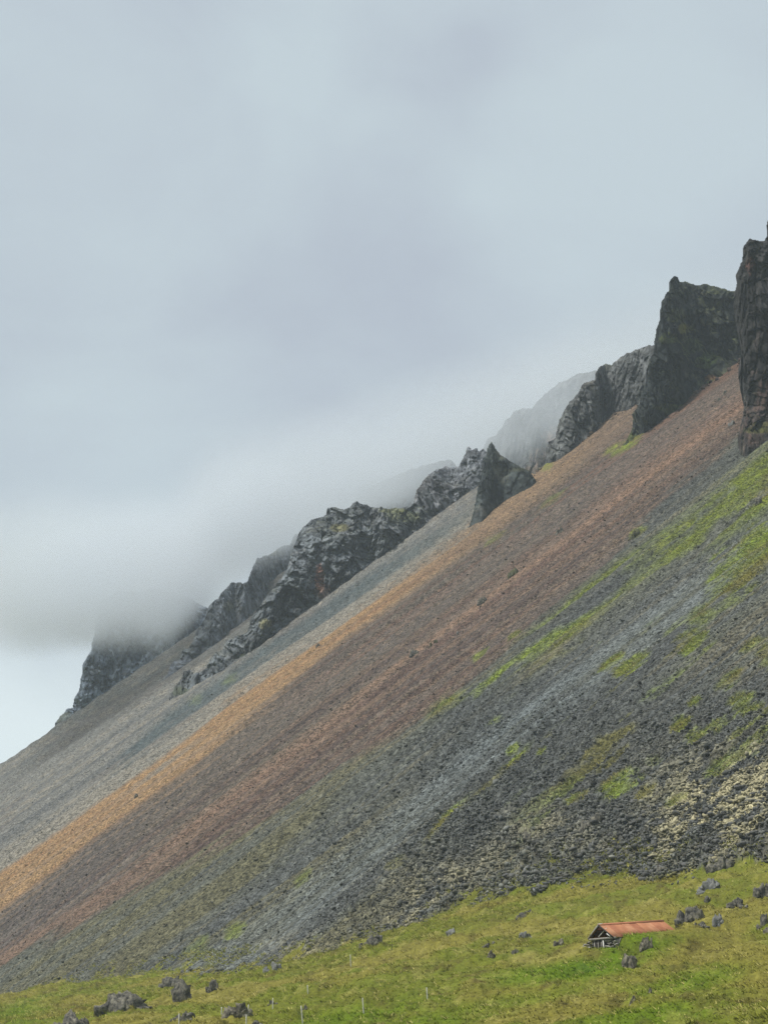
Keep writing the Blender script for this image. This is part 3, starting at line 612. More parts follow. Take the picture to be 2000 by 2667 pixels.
# ------------------------------------------------------------------ rocks
_ph = (1 + 5 ** .5) / 2
ICO_V = np.array([(-1, _ph, 0), (1, _ph, 0), (-1, -_ph, 0), (1, -_ph, 0), (0, -1, _ph), (0, 1, _ph), (0, -1, -_ph), (0, 1, -_ph), (_ph, 0, -1), (_ph, 0, 1), (-_ph, 0, -1), (-_ph, 0, 1)], float)
ICO_V /= np.linalg.norm(ICO_V[0])
ICO_F = np.array([(0, 11, 5), (0, 5, 1), (0, 1, 7), (0, 7, 10), (0, 10, 11), (1, 5, 9), (5, 11, 4), (11, 10, 2), (10, 7, 6), (7, 1, 8), (3, 9, 4), (3, 4, 2), (3, 2, 6), (3, 6, 8), (3, 8, 9), (4, 9, 5), (2, 4, 11), (6, 2, 10), (8, 6, 7), (9, 8, 1)])
def subdiv(V, Fc):
    V = list(map(tuple, V)); cache = {}; nf = []
    def mid(a, b):
        k = (min(a, b), max(a, b))
        if k not in cache:
            m = (np.array(V[a]) + np.array(V[b])) / 2; V.append(tuple(m / np.linalg.norm(m))); cache[k] = len(V) - 1
        return cache[k]
    for a, b, c in Fc:
        ab, bc, ca = mid(a, b), mid(b, c), mid(c, a); nf += [(a, ab, ca), (b, bc, ab), (c, ca, bc), (ab, bc, ca)]
    return np.array(V), np.array(nf)
ICO2 = subdiv(ICO_V, ICO_F); ICO3 = subdiv(*ICO2); ICO4 = subdiv(*ICO3)
def rock_shape(base, seed, rough=.35):
    V = base[0].copy(); r = np.random.default_rng(seed)
    # cut by random planes: angular blocks
    for i in range(11):
        n = r.normal(size=3); n /= np.linalg.norm(n); d = r.uniform(.38, .8)
        o = V @ n - d; V = V - np.maximum(o, 0)[:, None] * n * .92
    V = V * (1 + rough * .35 * fbm3(V * 1.7 + seed, 3, seed))[:, None]
    return V
def lichen_rock_mat(name, dark, light, thr):
    m, t, b = base_mat(name, .93, .2)
    tc = N(t, 'ShaderNodeTexCoord')
    n1 = N(t, 'ShaderNodeTexNoise'); n1.inputs['Scale'].default_value = 1.6; n1.inputs['Detail'].default_value = 6; n1.inputs['Roughness'].default_value = .7
    t.links.new(tc.outputs['Object'], n1.inputs['Vector'])
    cr = N(t, 'ShaderNodeValToRGB'); e = cr.color_ramp.elements
    e[0].position = thr - .16; e[0].color = (*lin(dark), 1); e[1].position = thr + .14; e[1].color = (*lin(light), 1)
    t.links.new(n1.outputs['Fac'], cr.inputs[0]); t.links.new(cr.outputs[0], b.inputs['Base Color'])
    n3 = N(t, 'ShaderNodeTexNoise'); n3.inputs['Scale'].default_value = 6; n3.inputs['Detail'].default_value = 5
    t.links.new(tc.outputs['Object'], n3.inputs['Vector'])
    bp = N(t, 'ShaderNodeBump'); bp.inputs['Distance'].default_value = .1; bp.inputs['Strength'].default_value = .8
    t.links.new(n3.outputs['Fac'], bp.inputs['Height']); t.links.new(bp.outputs[0], b.inputs['Normal'])
    return m
M_rock_d = lichen_rock_mat('dark_lava_rock', (54, 54, 53), (136, 132, 118), .56)
M_rock_l = lichen_rock_mat('lichen_rock', (60, 58, 54), (150, 144, 124), .56)
M_rock_g = lichen_rock_mat('grey_rock', (90, 92, 92), (130, 130, 126), .52)
M_rock_m = lichen_rock_mat('mossy_rock', (60, 60, 56), (92, 94, 48), .55)

def boulder(name, label, x0, x1, y0, y1, mat=None, seed=0, lumps=1, group=None, cat='boulder', depth=1.0, sink=.35, flat=1.0, slope=0.0):
    """a rock that spans photo x0..x1 and rests on the ground at y1"""
    cxp = (x0 + x1) / 2; p = hit(cxp, y1); mpp = p[1] / F * 1.03
    w = (x1 - x0) * mpp / 2; hgt = (y1 - y0) * mpp
    r = np.random.default_rng(seed + 900)
    VV = []; FF = []; off = 0
    nl = 3 if lumps == 1 else lumps * 3
    for i in range(nl):
        if i == 0 and lumps == 1: cx, cy, sw, sh = 0., 0., w * .8, hgt
        else:
            cx = r.uniform(-.8, .8) * w; cy = r.uniform(-.45, .45) * w * depth * (1 if lumps < 4 else .6)
            env = max(.35, 1 - (abs(cx) / w) ** 1.6 * .75)
            sw = min(w * r.uniform(.3, .55), hgt * r.uniform(.8, 1.5)) if lumps > 1 else w * r.uniform(.35, .55)
            sw = max(min(sw, w - abs(cx)), w * .12); sh = hgt * env * r.uniform(.45, 1.0)
        b = ICO3
        v = rock_shape(b, seed * 31 + i * 7 + 5)
        fv, ck = facet3(v * 1.9 + seed + i * 3.7, seed + i); fv2, ck2 = facet3(v * 4.5 + seed + i, seed + i + 50)
        v = v * (1 + .24 * fv - .14 * np.exp(-ck * 8) + .12 * fv2)[:, None]
        v[:, 0] /= np.abs(v[:, 0]).max(); v[:, 2] = (v[:, 2] - v[:, 2].min()) / (v[:, 2].max() - v[:, 2].min())
        sh = sh * .9; full = sh * (1.55 + sink)
        v = np.c_[v[:, 0] * sw + cx, v[:, 1] * max(sw, sh * .5) * depth * .8 + cy, v[:, 2] * full - full + sh]
        gz = float(terrain(np.array([p[0] + cx]), np.array([p[1] + cy]))[0][0]) - p[2]
        v[:, 2] += gz + slope * cx * 0
        VV.append(v); FF.append(b[1] + off); off += len(v)
    me = mesh_from(name, np.vstack(VV), np.vstack(FF), None, False, mat or M_rock_d)
    o = link(name, me, label=label, cat=cat, group=group); o.location = p
    return o

# loose stones of the talus (far too many to count) and the larger blocks as single things
vis = (~isg | ((dgp < 5.0) & (fbm2(x / 5, y / 7, 3, 151) > .05))) & (px > -40) & (px < 2040) & (py < 2700) & (y < crest_y(x / y) + 2) & (np.abs(x / y) < .206)
cand = np.flatnonzero(vis)
wgt = (np.where(isg[cand], .30 * sst(-dgp[cand], -5, -1), amp[cand]) ** 1.1 + .03) * (1 - .85 * gmoss[cand])
foot_ = np.exp(-np.maximum(0, crest_y(x[cand] / y[cand]) - y[cand]) / 9.0) * (px[cand] > 150)
wgt = wgt + .16 * foot_
NS = 54000
pick = rng.choice(cand, NS, replace=True, p=wgt / wgt.sum())
u_ = rng.random(NS)
rad = (0.09 + np.where(isg[pick], .35, amp[pick]) * .17) * (u_ + .012) ** -.36
fo = np.exp(-np.maximum(0, crest_y(x[pick] / y[pick]) - y[pick]) / 9.0) * (px[pick] > 150)
rad = np.where(fo > .3, .35 * (u_ + .02) ** -.42, rad)
rad = np.clip(rad, .1, np.where(fo > .3, 1.6, .78)) * np.where(y[pick] > 600, 1.15, 1.0)
jx = x[pick] + rng.normal(0, .25, NS); jy = y[pick] + rng.normal(0, .3, NS); jz = h[pick]
variants = [rock_shape((ICO_V, ICO_F), 700 + i) for i in range(16)]
vid = rng.integers(0, 16, NS); ang = rng.random(NS) * 6.283; br = rng.normal(1, .36, NS).clip(.35, 2.1)
br = np.where(rng.random(NS) < .025, rng.uniform(1.7, 2.6, NS), br)
block_c = (px[pick] > 1050) & (py[pick] > 2040) & (rad > .4)
big = np.flatnonzero(block_c); big = big[np.argsort(-rad[big] / y[pick][big])][:240]
ismass = np.ones(NS, bool); ismass[big] = False
sel = np.flatnonzero(ismass); m = len(sel)
tv = np.stack(variants)[vid[sel]]                                    # m,12,3
ca = np.cos(ang[sel])[:, None]; sa = np.sin(ang[sel])[:, None]; rr = rad[sel][:, None]
sx = rng.uniform(.8, 1.35, (m, 1)); sz = rng.uniform(.5, .85, (m, 1))
tv = tv * np.stack([sx, np.ones_like(sx), sz], -1)
el = rng.normal(0, .55, (m, 1)); tv = np.stack([tv[:, :, 0] * np.cos(el) - tv[:, :, 2] * np.sin(el), tv[:, :, 1], tv[:, :, 0] * np.sin(el) + tv[:, :, 2] * np.cos(el)], -1)
vxx = (tv[:, :, 0] * ca - tv[:, :, 1] * sa) * rr; vyy = (tv[:, :, 0] * sa + tv[:, :, 1] * ca) * rr; vzz = tv[:, :, 2] * rr
SV = np.stack([vxx + jx[sel][:, None], vyy + jy[sel][:, None], vzz + jz[sel][:, None] + .22 * rr], -1)
sc_ = np.where(isg[pick[sel]][:, None], lin((100, 100, 94)) * .7, col[pick[sel]]) * br[sel][:, None]
grey = lin((100, 101, 99)) * .85 * br[sel][:, None]
sc_ = sc_ * .62 + grey * .38 * (1 - .5 * sst(px[pick[sel]] * 0 + pl(px[pick[sel]], py[pick[sel]], L_red), 20, -20))[:, None]
SCc = np.repeat(sc_[:, None, :], 12, 1)
topm = np.clip(pmoss[pick[sel]] * 1.3, 0, 1)[:, None] * sst(tv[:, :, 2], -.05, .45)
SCc = SCc + (lin((186, 178, 140)) * .75 - SCc) * topm[:, :, None] * .9
SF = (ICO_F[None] + (np.arange(m) * 12)[:, None, None]).reshape(-1, 3)
link('scree_stones', mesh_from('scree_stones', SV.reshape(-1, 3), SF, np.clip(SCc.reshape(-1, 3), .01, .8), False, M_stone), kind='stuff', label='loose grey and rust coloured stones strewn over the scree')
bmesh_ = []
for i in range(10):
    v = rock_shape(ICO2, 750 + i); mossy = i % 2
    c = np.tile(lin((94, 94, 92)) * (.65 + .05 * i), (len(v), 1))
    if mossy: c = mixc(c, lin((182, 174, 138)) * .75, sst(v[:, 2], .1, .5) * .85)
    bmesh_.append(mesh_from('talus_boulder', v, ICO2[1], c, False, M_stone))
for i, b in enumerate(big):
    o = link('talus_boulder', bmesh_[(1 if pmoss[pick[b]] > .35 else 0) + 2 * (i % 5)], label='angular lava boulder in the block field just above the meadow', cat='boulder', group='boulders of the lower block field')
    o.location = (jx[b], jy[b], jz[b] + rad[b] * .15); o.scale = (rad[b] * 1.1, rad[b], rad[b] * .72); o.rotation_euler = (0, 0, ang[b])

# ------------------------------------------------------------------ single rocks in meadow and slope
rocks = [
 ('boulder', 'lichen spotted boulder in the green grass below the hut', 1614, 1683, 2474, 2522, M_rock_l, 2, {}),
 ('rock_outcrop', 'pale topped rock outcrop in the turf bank beside the hut roof', 1662, 1708, 2434, 2469, M_rock_l, 3, {}),
 ('boulder', 'low black and white rock in pale grass left of the hut', 1441, 1474, 2444, 2464, M_rock_l, 2, {}),
 ('boulder', 'lone smooth light grey boulder in grass close under the talus edge', 1157, 1190, 2417, 2435, M_rock_g, 1, {}),
 ('boulder', 'dark rock with a pale cap, lower of two, well left of the hut', 1265, 1291, 2475, 2496, M_rock_l, 1, {}),
 ('boulder', 'flat grey rock directly above the dark pale capped rock', 1254, 1292, 2450, 2466, M_rock_d, 2, {}),
 ('boulder', 'small dark rock right of the dark pale capped rock', 1330, 1353, 2471, 2484, M_rock_d, 2, {}),
 ('rock_outcrop', 'dark jagged outcrop in olive grass just below the stony talus tongue', 1339, 1386, 2373, 2391, M_rock_d, 3, {}),
 ('boulder', 'half sunken grey rock midway between talus tongue and hut', 1342, 1386, 2420, 2441, M_rock_g, 2, {}),
 ('rock_outcrop', 'large dark rock with a mossy peak at the lower left corner', 118, 226, 2612, 2692, M_rock_d, 3, {}),
 ('rock_outcrop', 'long low grey outcrop running through grass near the lower left corner', 243, 400, 2578, 2634, M_rock_d, 6, {'slope': .10}),
 ('boulder', 'big dark rounded boulder in the lower left meadow', 438, 502, 2548, 2609, M_rock_d, 1, {}),
 ('rock_outcrop', 'rubbly rock pile just behind the big dark rounded boulder', 412, 478, 2538, 2572, M_rock_d, 4, {}),
 ('boulder', 'brown broken rock right of the big dark rounded boulder', 535, 575, 2548, 2579, M_rock_d, 3, {}),
 ('rock_outcrop', 'grey layered outcrop among the fence posts at the bottom', 578, 660, 2611, 2652, M_rock_l, 4, {'slope': -.15}),
 ('boulder', 'dark rock at the bottom edge right of the layered outcrop', 645, 688, 2650, 2672, M_rock_d, 2, {}),
 ('rock_outcrop', 'dark arched ledge of rock left of the layered outcrop', 443, 513, 2633, 2661, M_rock_d, 4, {}),
 ('boulder', 'small dark rock behind a short fence post', 697, 724, 2603, 2615, M_rock_d, 2, {}),
 ('boulder', 'small black rock right of a leaning fence post at the bottom', 788, 803, 2617, 2631, M_rock_d, 1, {}),
 ('boulder', 'dark angular rock at the left foot of the pale mossy block field', 1694, 1738, 2246, 2288, M_rock_d, 2, {}),
 ('rock_outcrop', 'dark lava ledge under the pale mossy block field', 1838, 1918, 2222, 2262, M_rock_d, 4, {}),
 ('rock_outcrop', 'broken grey rocks in moss below the dark lava ledge', 1808, 1880, 2283, 2313, M_rock_g, 4, {}),
 ('boulder', 'small dark rock above the long jagged outcrop uphill of the hut', 1830, 1852, 2332, 2349, M_rock_d, 1, {}),
 ('rock_outcrop', 'long jagged outcrop uphill and right of the hut roof', 1752, 1834, 2352, 2398, M_rock_d, 5, {'slope': .12}),
 ('rock_outcrop', 'big dark rock at the right edge above the meadow', 1955, 2020, 2298, 2340, M_rock_d, 2, {}),
 ('rock_outcrop', 'low grey ledge left of the big dark right edge rock', 1893, 1950, 2336, 2364, M_rock_d, 3, {}),
 ('boulder', 'dark low rock right of the hut beyond the turf bank', 1808, 1850, 2397, 2416, M_rock_d, 2, {}),
 ('boulder', 'grey flat rock above the dark low rock right of the hut', 1843, 1883, 2381, 2409, M_rock_g, 2, {}),
 ('boulder', 'dark rough rock at the right edge level with the hut roof', 1970, 2016, 2376, 2408, M_rock_d, 2, {}),
 ('boulder', 'small black rock with pale top at the right edge below hut roof level', 1981, 2012, 2416, 2431, M_rock_l, 1, {}),
 ('boulder', 'small half buried rock in bright grass below the lichen spotted boulder', 1637, 1660, 2595, 2614, M_rock_l, 1, {}),
 ('boulder', 'tiny dark rock up and right of the half buried one', 1686, 1702, 2574, 2587, M_rock_d, 1, {}),
 ('boulder', 'pale triangular slab standing at the lower edge of the talus', 1524, 1552, 2186, 2217, M_rock_g, 1, {'depth': .5}),
 ('rock_outcrop', 'dark overhanging outcrop in the talus above the triangular slab', 1500, 1575, 2112, 2166, M_rock_d, 4, {'slope': .3}),
 ('boulder', 'dark block in the beige mossy talus left of the overhanging outcrop', 1357, 1388, 2164, 2194, M_rock_d, 1, {}),
 ('boulder', 'grey block at the talus edge below the beige moss', 1357, 1388, 2252, 2279, M_rock_g, 1, {}),
 ('boulder', 'bluish grey rock where talus meets grass, left of the posts', 684, 732, 2502, 2528, M_rock_g, 2, {}),
 ('rock_outcrop', 'dark wet rock face at the talus edge above the far fence post', 935, 1005, 2424, 2462, M_rock_d, 3, {'slope': .15}),
 ('boulder', 'dark rock splitting the salmon streak below the pinnacle', 1444, 1470, 1366, 1388, M_rock_d, 2, {'slope': .6}),
 ('rock_outcrop', 'narrow dark rib in the red scree, upper of two', 1318, 1352, 1474, 1500, M_rock_m, 3, {'slope': .6}),
 ('rock_outcrop', 'narrow dark rib in the red scree, lower of two', 1238, 1268, 1546, 1574, M_rock_d, 3, {'slope': .6}),
 ('boulder', 'dark green rock alone in the middle of the red scree', 1116, 1140, 1660, 1680, M_rock_m, 2, {'slope': .5}),
 ('boulder', 'low dark rock left of the dark green rock in the red scree', 1060, 1090, 1688, 1708, M_rock_d, 2, {'slope': .5}),
 ('boulder', 'brown rock in the upper orange streak', 821, 834, 1675, 1686, M_rock_d, 1, {}),
 ('boulder', 'brown rock near the lower end of the orange streak', 349, 362, 2066, 2078, M_rock_d, 1, {}),
 ('boulder', 'bright pale stone on the maroon scree above the green moss edge', 1188, 1197, 1645, 1653, M_rock_g, 1, {}),
 ('boulder', 'pale pair of stones in brown scree beside the tower foot', 1893, 1918, 1090, 1107, M_rock_g, 2, {}),
 ('boulder', 'upper dark rock in the red scree left of the tower', 1880, 1895, 1014, 1026, M_rock_d, 1, {}),
 ('boulder', 'lower dark rock in the red scree left of the tower', 1866, 1880, 1034, 1044, M_rock_d, 1, {}),
 ('boulder', 'dark stone on the mossy slope near the right edge', 1964, 1994, 1290, 1312, M_rock_d, 1, {}),
 ('boulder', 'mossy dark rock at the upper left edge of the green moss band', 1634, 1674, 1376, 1398, M_rock_m, 3, {'slope': .4}),
]
for i, (nm, lb, x0, x1, y0, y1, mt, lu, kw) in enumerate(rocks):
    boulder(nm, lb, x0, x1, y0, y1, mt, 11 + i * 3, lu, cat='rock' if nm == 'rock_outcrop' else 'boulder', **kw)

# ------------------------------------------------------------------ fence posts
def wood_mat(name, c0, c1):
    m, t, b = base_mat(name, .85, .2)
    tc = N(t, 'ShaderNodeTexCoord'); mp = N(t, 'ShaderNodeMapping'); mp.inputs['Scale'].default_value = (14, 14, 1.5)
    t.links.new(tc.outputs['Object'], mp.inputs[0])
    n = N(t, 'ShaderNodeTexNoise'); n.inputs['Scale'].default_value = 2; n.inputs['Detail'].default_value = 4; t.links.new(mp.outputs[0], n.inputs['Vector'])
    cr = N(t, 'ShaderNodeValToRGB'); e = cr.color_ramp.elements; e[0].position = .35; e[0].color = (*lin(c0), 1); e[1].position = .65; e[1].color = (*lin(c1), 1)
    t.links.new(n.outputs['Fac'], cr.inputs[0]); t.links.new(cr.outputs[0], b.inputs['Base Color'])
    return m
M_post = wood_mat('bleached_wood', (160, 158, 148), (206, 204, 194))
M_wood = wood_mat('grey_wood', (96, 92, 88), (164, 160, 152))
M_woodd = wood_mat('dark_wood', (40, 37, 34), (70, 64, 58))
M_woodw = wood_mat('white_wood', (196, 194, 188), (232, 230, 224))
posts = [(466, 2670, 2644, 'pale fence post in front of the dark arched ledge', 0), (577, 2649, 2631, 'short faint fence post left of the layered outcrop', 0), (641, 2672, 2647, 'fence post cut by the bottom edge beside the layered outcrop', .02),
         (647, 2640, 2620, 'post top showing behind the layered outcrop', 0), (710.5, 2630, 2604, 'short pale post in front of a small dark rock', 0), (788, 2664, 2625, 'tall leaning white fence post near the bottom, left of the tallest one', -.10),
         (802, 2589, 2569, 'short white fence post standing alone above the leaning one', -.06), (914, 2520, 2490, 'white fence post farthest up the meadow, close to the talus', -.06), (947, 2641, 2604, 'tall white fence post at the bottom centre', -.07), (1113, 2606, 2576, 'rightmost white fence post in the bright green grass', -.05), (1021, 2476, 2450, 'thin dark fence post just below the talus edge', 0)]
for i, (bx, by, ty, lb, lean) in enumerate(posts):
    p = hit(bx, by); hh = (by - ty) * p[1] / F * 1.04; w = .055 if i != 10 else .035
    v = []; rings = [(-.35, 1.0), (hh * .5, 1.02), (hh - .03, .95), (hh, .55)]
    for zz, k_ in rings:
        for a in range(6): v.append((math.cos(a * math.pi / 3 + i) * w * k_ + lean * zz, math.sin(a * math.pi / 3 + i) * w * k_, zz))
    f = [(r_ * 6 + a, r_ * 6 + (a + 1) % 6, (r_ + 1) * 6 + (a + 1) % 6, (r_ + 1) * 6 + a) for r_ in range(3) for a in range(6)] + [(18, 19, 20, 21), (18, 21, 22, 23)]
    o = link('fence_post', mesh_from('fence_post', v, f, None, False, M_post if i != 10 else M_woodd), label=lb, cat='fence post', group='old fence posts in the meadow'); o.location = p

# ------------------------------------------------------------------ the turf hut
hutO = np.array([hutE1[0] - .9, hutE1[1] + .9, hutE1[2] - 1.2])
hut = bpy.data.objects.new('turf_hut', None); COL.objects.link(hut); hut.location = hutO
hut['label'] = 'low stone and turf hut with rusty red corrugated roof and broken gable'; hut['category'] = 'hut'
hut.empty_display_size = .5
def rust_mat(name, c0, c1):
    m, t, b = base_mat(name, .75, .25)
    tc = N(t, 'ShaderNodeTexCoord'); n = N(t, 'ShaderNodeTexNoise'); n.inputs['Scale'].default_value = 1.3; n.inputs['Detail'].default_value = 6; n.inputs['Roughness'].default_value = .65
    t.links.new(tc.outputs['Object'], n.inputs['Vector'])
    cr = N(t, 'ShaderNodeValToRGB'); e = cr.color_ramp.elements; e[0].position = .3; e[0].color = (*lin(c0, .62), 1); e[1].position = .7; e[1].color = (*lin(c1, .72), 1)
    t.links.new(n.outputs['Fac'], cr.inputs[0]); t.links.new(cr.outputs[0], b.inputs['Base Color'])
    return m
M_rust = [rust_mat('rusty_sheet_a', (178, 116, 80), (202, 142, 104)), rust_mat('rusty_sheet_b', (168, 106, 74), (192, 130, 96)), rust_mat('rusty_sheet_c', (182, 122, 88), (206, 150, 112))]
M_hstone = [lichen_rock_mat('wall_stone_a', (70, 68, 64), (140, 136, 128), .5), lichen_rock_mat('wall_stone_b', (96, 94, 90), (176, 172, 162), .5)]
hA, hB_, hE1, hE2 = (v - hutO for v in (hutA, hutB, hutE1, hutE2))
UP = np.array([0, 0, 1.0])
def part(name, V, Fc, mat, parent=hut, label=None):
    o = link(name, mesh_from(name, V, Fc, None, False, mat), parent=parent, label=label); return o
BOXF = [(0, 3, 2, 1), (4, 5, 6, 7), (0, 1, 5, 4), (1, 2, 6, 5), (2, 3, 7, 6), (3, 0, 4, 7)]
def bar(name, p, q, w, d, mat, nrm, label=None, parent=hut):
    """box from p to q, width w across, thickness d along nrm"""
    p = np.array(p, float); q = np.array(q, float); ax = (q - p) / np.linalg.norm(q - p); n = np.array(nrm, float); n = n - ax * (n @ ax); n /= np.linalg.norm(n); c = np.cross(ax, n)
    v = [p - c * w / 2 - n * d / 2, p + c * w / 2 - n * d / 2, p + c * w / 2 + n * d / 2, p - c * w / 2 + n * d / 2]
    v += [a + (q - p) for a in v]
    return part(name, v, BOXF, mat, parent, label)
NSH = 9
def sheet(a, along, wid, down, mat, n, lift):
    """one corrugated sheet: a = upper corner, along the ridge, down the slope"""
    K = 10; v = []; f = []
    for r_ in (0, 1):
        for s_ in (0, 1):
            for k_ in range(K + 1):
                v.append(a + along * (wid * k_ / K) + down * r_ + n * (lift + (.022 if k_ % 2 else -.022) - .012 * s_))
    W = K + 1
    for k_ in range(K):
        f += [(k_, k_ + 1, 2 * W + k_ + 1, 2 * W + k_), (W + k_ + 1, W + k_, 3 * W + k_, 3 * W + k_ + 1), (2 * W + k_, 2 * W + k_ + 1, 3 * W + k_ + 1, 3 * W + k_), (k_ + 1, k_, W + k_, W + k_ + 1)]
    f += [(0, 2 * W, 3 * W, W), (K, W + K, 3 * W + K, 2 * W + K)]
    return np.array(v), f
for sgn, E in ((1, hE1), (-1, hE2)):
    down = (E - hA); nrm = np.cross(down, h_r) * 1.0; nrm /= np.linalg.norm(nrm); nrm = nrm if nrm[2] > 0 else -nrm
    front = hA - h_r * .18
    tot = h_len + .3
    for i in range(NSH):
        wsh = tot / NSH
        gap = .0 if not (sgn == 1 and i in (2, 4)) else -.05
        dn = down * (1.03 + random.uniform(-.02, .03))
        dn = dn + h_r * (random.uniform(-.02, .02) + (.10 if (sgn == 1 and i == 2) else 0))
        V_, F_ = sheet(front + h_r * (wsh * i) + UP * .02, h_r, wsh + .03 + gap, dn, None, nrm, .05 + .018 * (i % 2))
        part('roof_sheet', V_, F_, M_rust[(i * 5 + 2) % 3])
# ridge cap, made of two bent strips
dn1 = (hE1 - hA) / np.linalg.norm(hE1 - hA); dn2 = (hE2 - hA) / np.linalg.norm(hE2 - hA)
rc = [hA - h_r * .22 + UP * .15, hB_ + h_r * .12 + UP * .15]
v = [rc[0] + dn1 * .22, rc[0] + UP * .02, rc[0] + dn2 * .22, rc[1] + dn1 * .22, rc[1] + UP * .02, rc[1] + dn2 * .22]
v += [a - UP * .03 for a in v]
part('ridge_cap', v, [(0, 3, 4, 1), (1, 4, 5, 2), (6, 7, 10, 9), (7, 8, 11, 10), (0, 1, 7, 6), (1, 2, 8, 7), (3, 9, 10, 4), (4, 10, 11, 5), (0, 6, 9, 3), (2, 5, 11, 8)], M_rust[1], label='pale weathered ridge capping')
fr = -h_r
bar('barge_board', hA + fr * .22 + UP * .02, hE1 + fr * .22 + dn1 * .08, .16, .05, M_woodd, fr)
bar('barge_board', hA + fr * .22 + UP * .02, hE2 + fr * .22 + dn2 * .08, .16, .05, M_wood, fr)
bar('trim_strip', hA * .42 + hE1 * .58 + fr * .27 - UP * .12, hA * .2 + hE1 * .8 + fr * .27 - UP * .12, .09, .03, M_woodw, fr, label='white strip on the gable edge')  # thin white strip along the gable edge
bar('finial_block', hA + fr * .2 + UP * .1, hA + h_r * .25 + UP * .12, .2, .12, M_woodw, UP, label='pale block at the front tip of the ridge')
# rusty triangle in the gable tip
g0 = hA + fr * .1; g1_ = hA + (hE1 - hA) * .33 + fr * .1; g2_ = hA + (hE2 - hA) * .33 + fr * .1
v = [g0 - UP * .05, g1_ - UP * .05, g2_ - UP * .05]; v += [a + h_r * .04 for a in v]
part('gable_sheet', v + [v[0], v[3]], [(0, 2, 1, 6), (3, 4, 5, 7), (0, 1, 4, 3), (1, 2, 5, 4), (2, 0, 3, 5)], rust_mat('gable_rust', (120, 70, 54), (160, 96, 74)))
# tie beam, rafters, sticks and boards of the open gable
sd_ = hE1 - hE2; sd_n = sd_ / np.linalg.norm(sd_)
bar('tie_beam', hE2 + fr * .14 + sd_n * .1 - UP * .10, hE1 + fr * .14 + sd_n * .25 - UP * .0, .2, .16, M_wood, fr)
for k_ in (.15, 2.2, 4.4, 6.4):
    for E, dn in ((hE1, dn1), (hE2, dn2)):
        bar('rafter', hA + h_r * k_ - UP * .16, E + h_r * k_ - UP * .1, .12, .09, M_woodd, h_r)
bar('leaning_stick', hE2 + sd_ * .36 + fr * .05 + UP * .12, hE2 + sd_ * .68 + fr * .05 + UP * .95, .06, .05, M_woodw, fr)
bar('leaning_stick', hE2 + sd_ * .12 + fr * .08 + UP * .05, hE2 + sd_ * .10 + fr * .08 + UP * .42, .05, .05, M_wood, fr)
gz_ = -0.35
for k_, (u0, w_, m_) in enumerate(((.20, .13, M_wood), (.285, .13, M_woodd), (.345, .12, M_wood), (.42, .14, M_woodd), (.48, .12, M_wood))):
    p0 = hE2 + sd_ * u0 + fr * .06 - UP * .25; bar('door_board', p0, np.r_[p0[:2] + sd_n[:2] * .05, gz_], w_, .04, m_, fr)
p0 = hE2 + sd_ * .565 + fr * .12 - UP * .22; bar('door_post', p0, np.r_[p0[:2] + sd_n[:2] * .16, gz_], .10, .09, M_woodw, fr, label='white painted door post')
# side walls and rear wall of stacked stone and turf
def wall_block(name, a, b, thick, nrm, top_drop=.06):
    n = np.array(nrm, float)
    v = [np.r_[a[:2], -.9], np.r_[b[:2], -.6], np.r_[b[:2], b[2] - top_drop], np.r_[a[:2], a[2] - top_drop]]; v = v + [q + n * thick for q in v]
    return part(name, v, BOXF, M_hstone[0])
sh = np.r_[sd_n[:2], 0]; sh /= np.linalg.norm(sh)
wall_block('side_wall', hE1 + h_r * .25 - sh * .55, hE1 + h_r * h_len - sh * .55, .5, sh)
wall_block('side_wall', hE2 + h_r * .25 + sh * .05, hE2 + h_r * h_len + sh * .05, .5, sh)
wall_block('rear_wall', hE2 + h_r * h_len + sh * .05, hE1 + h_r * h_len - sh * .05, .4, -h_r * np.array([1, 1, 0]))
bk = [hB_ - h_r * .3 - UP * .1, hE1 + h_r * (h_len - .3), hE2 + h_r * (h_len - .3)]
v = bk + [q + h_r * .06 for q in bk]; part('rear_gable', v + [v[0], v[3]], [(0, 1, 2, 6), (3, 5, 4, 7), (0, 3, 4, 1), (1, 4, 5, 2), (2, 5, 3, 0)], M_woodd)
smesh = [mesh_from('stone', rock_shape(ICO2, 820 + i) * np.array([1, .8, .62]), ICO2[1], None, False, M_hstone[i % 2]) for i in range(6)]
rs = np.random.default_rng(5)
def stones(u0, u1, zt0, zt1, cols, rows):
    for r_ in range(rows):
        for c_ in range(cols):
            uu = u0 + (u1 - u0) * (c_ + .5 + .3 * (r_ % 2) + rs.uniform(-.12, .12)) / cols; zz = gz_ + .1 + (zt0 + (zt1 - zt0) * (c_ / max(cols - 1, 1)) - gz_ - .12) * (r_ + .5) / rows
            q = hE2 + sd_ * uu + fr * rs.uniform(.0, .14) + h_r * .16
            o = link('stone', smesh[int(rs.integers(0, 6))], parent=hut); o.location = (q[0], q[1], zz)
            w_ = (u1 - u0) * h_w / cols * .62; o.scale = (w_ * rs.uniform(.85, 1.25), w_ * 1.2, (abs(zt0 - gz_)) / rows * rs.uniform(.8, 1.0)); o.rotation_euler = (rs.uniform(-.3, .3), rs.uniform(-.35, .35), math.atan2(sh[1], sh[0]) + rs.uniform(-.3, .3))
ze = float((hE1[2] + hE2[2]) / 2)
stones(-.30, .13, ze - .35, ze - .05, 4, 5)
stones(.60, 1.06, ze - .12, ze - .3, 4, 5)

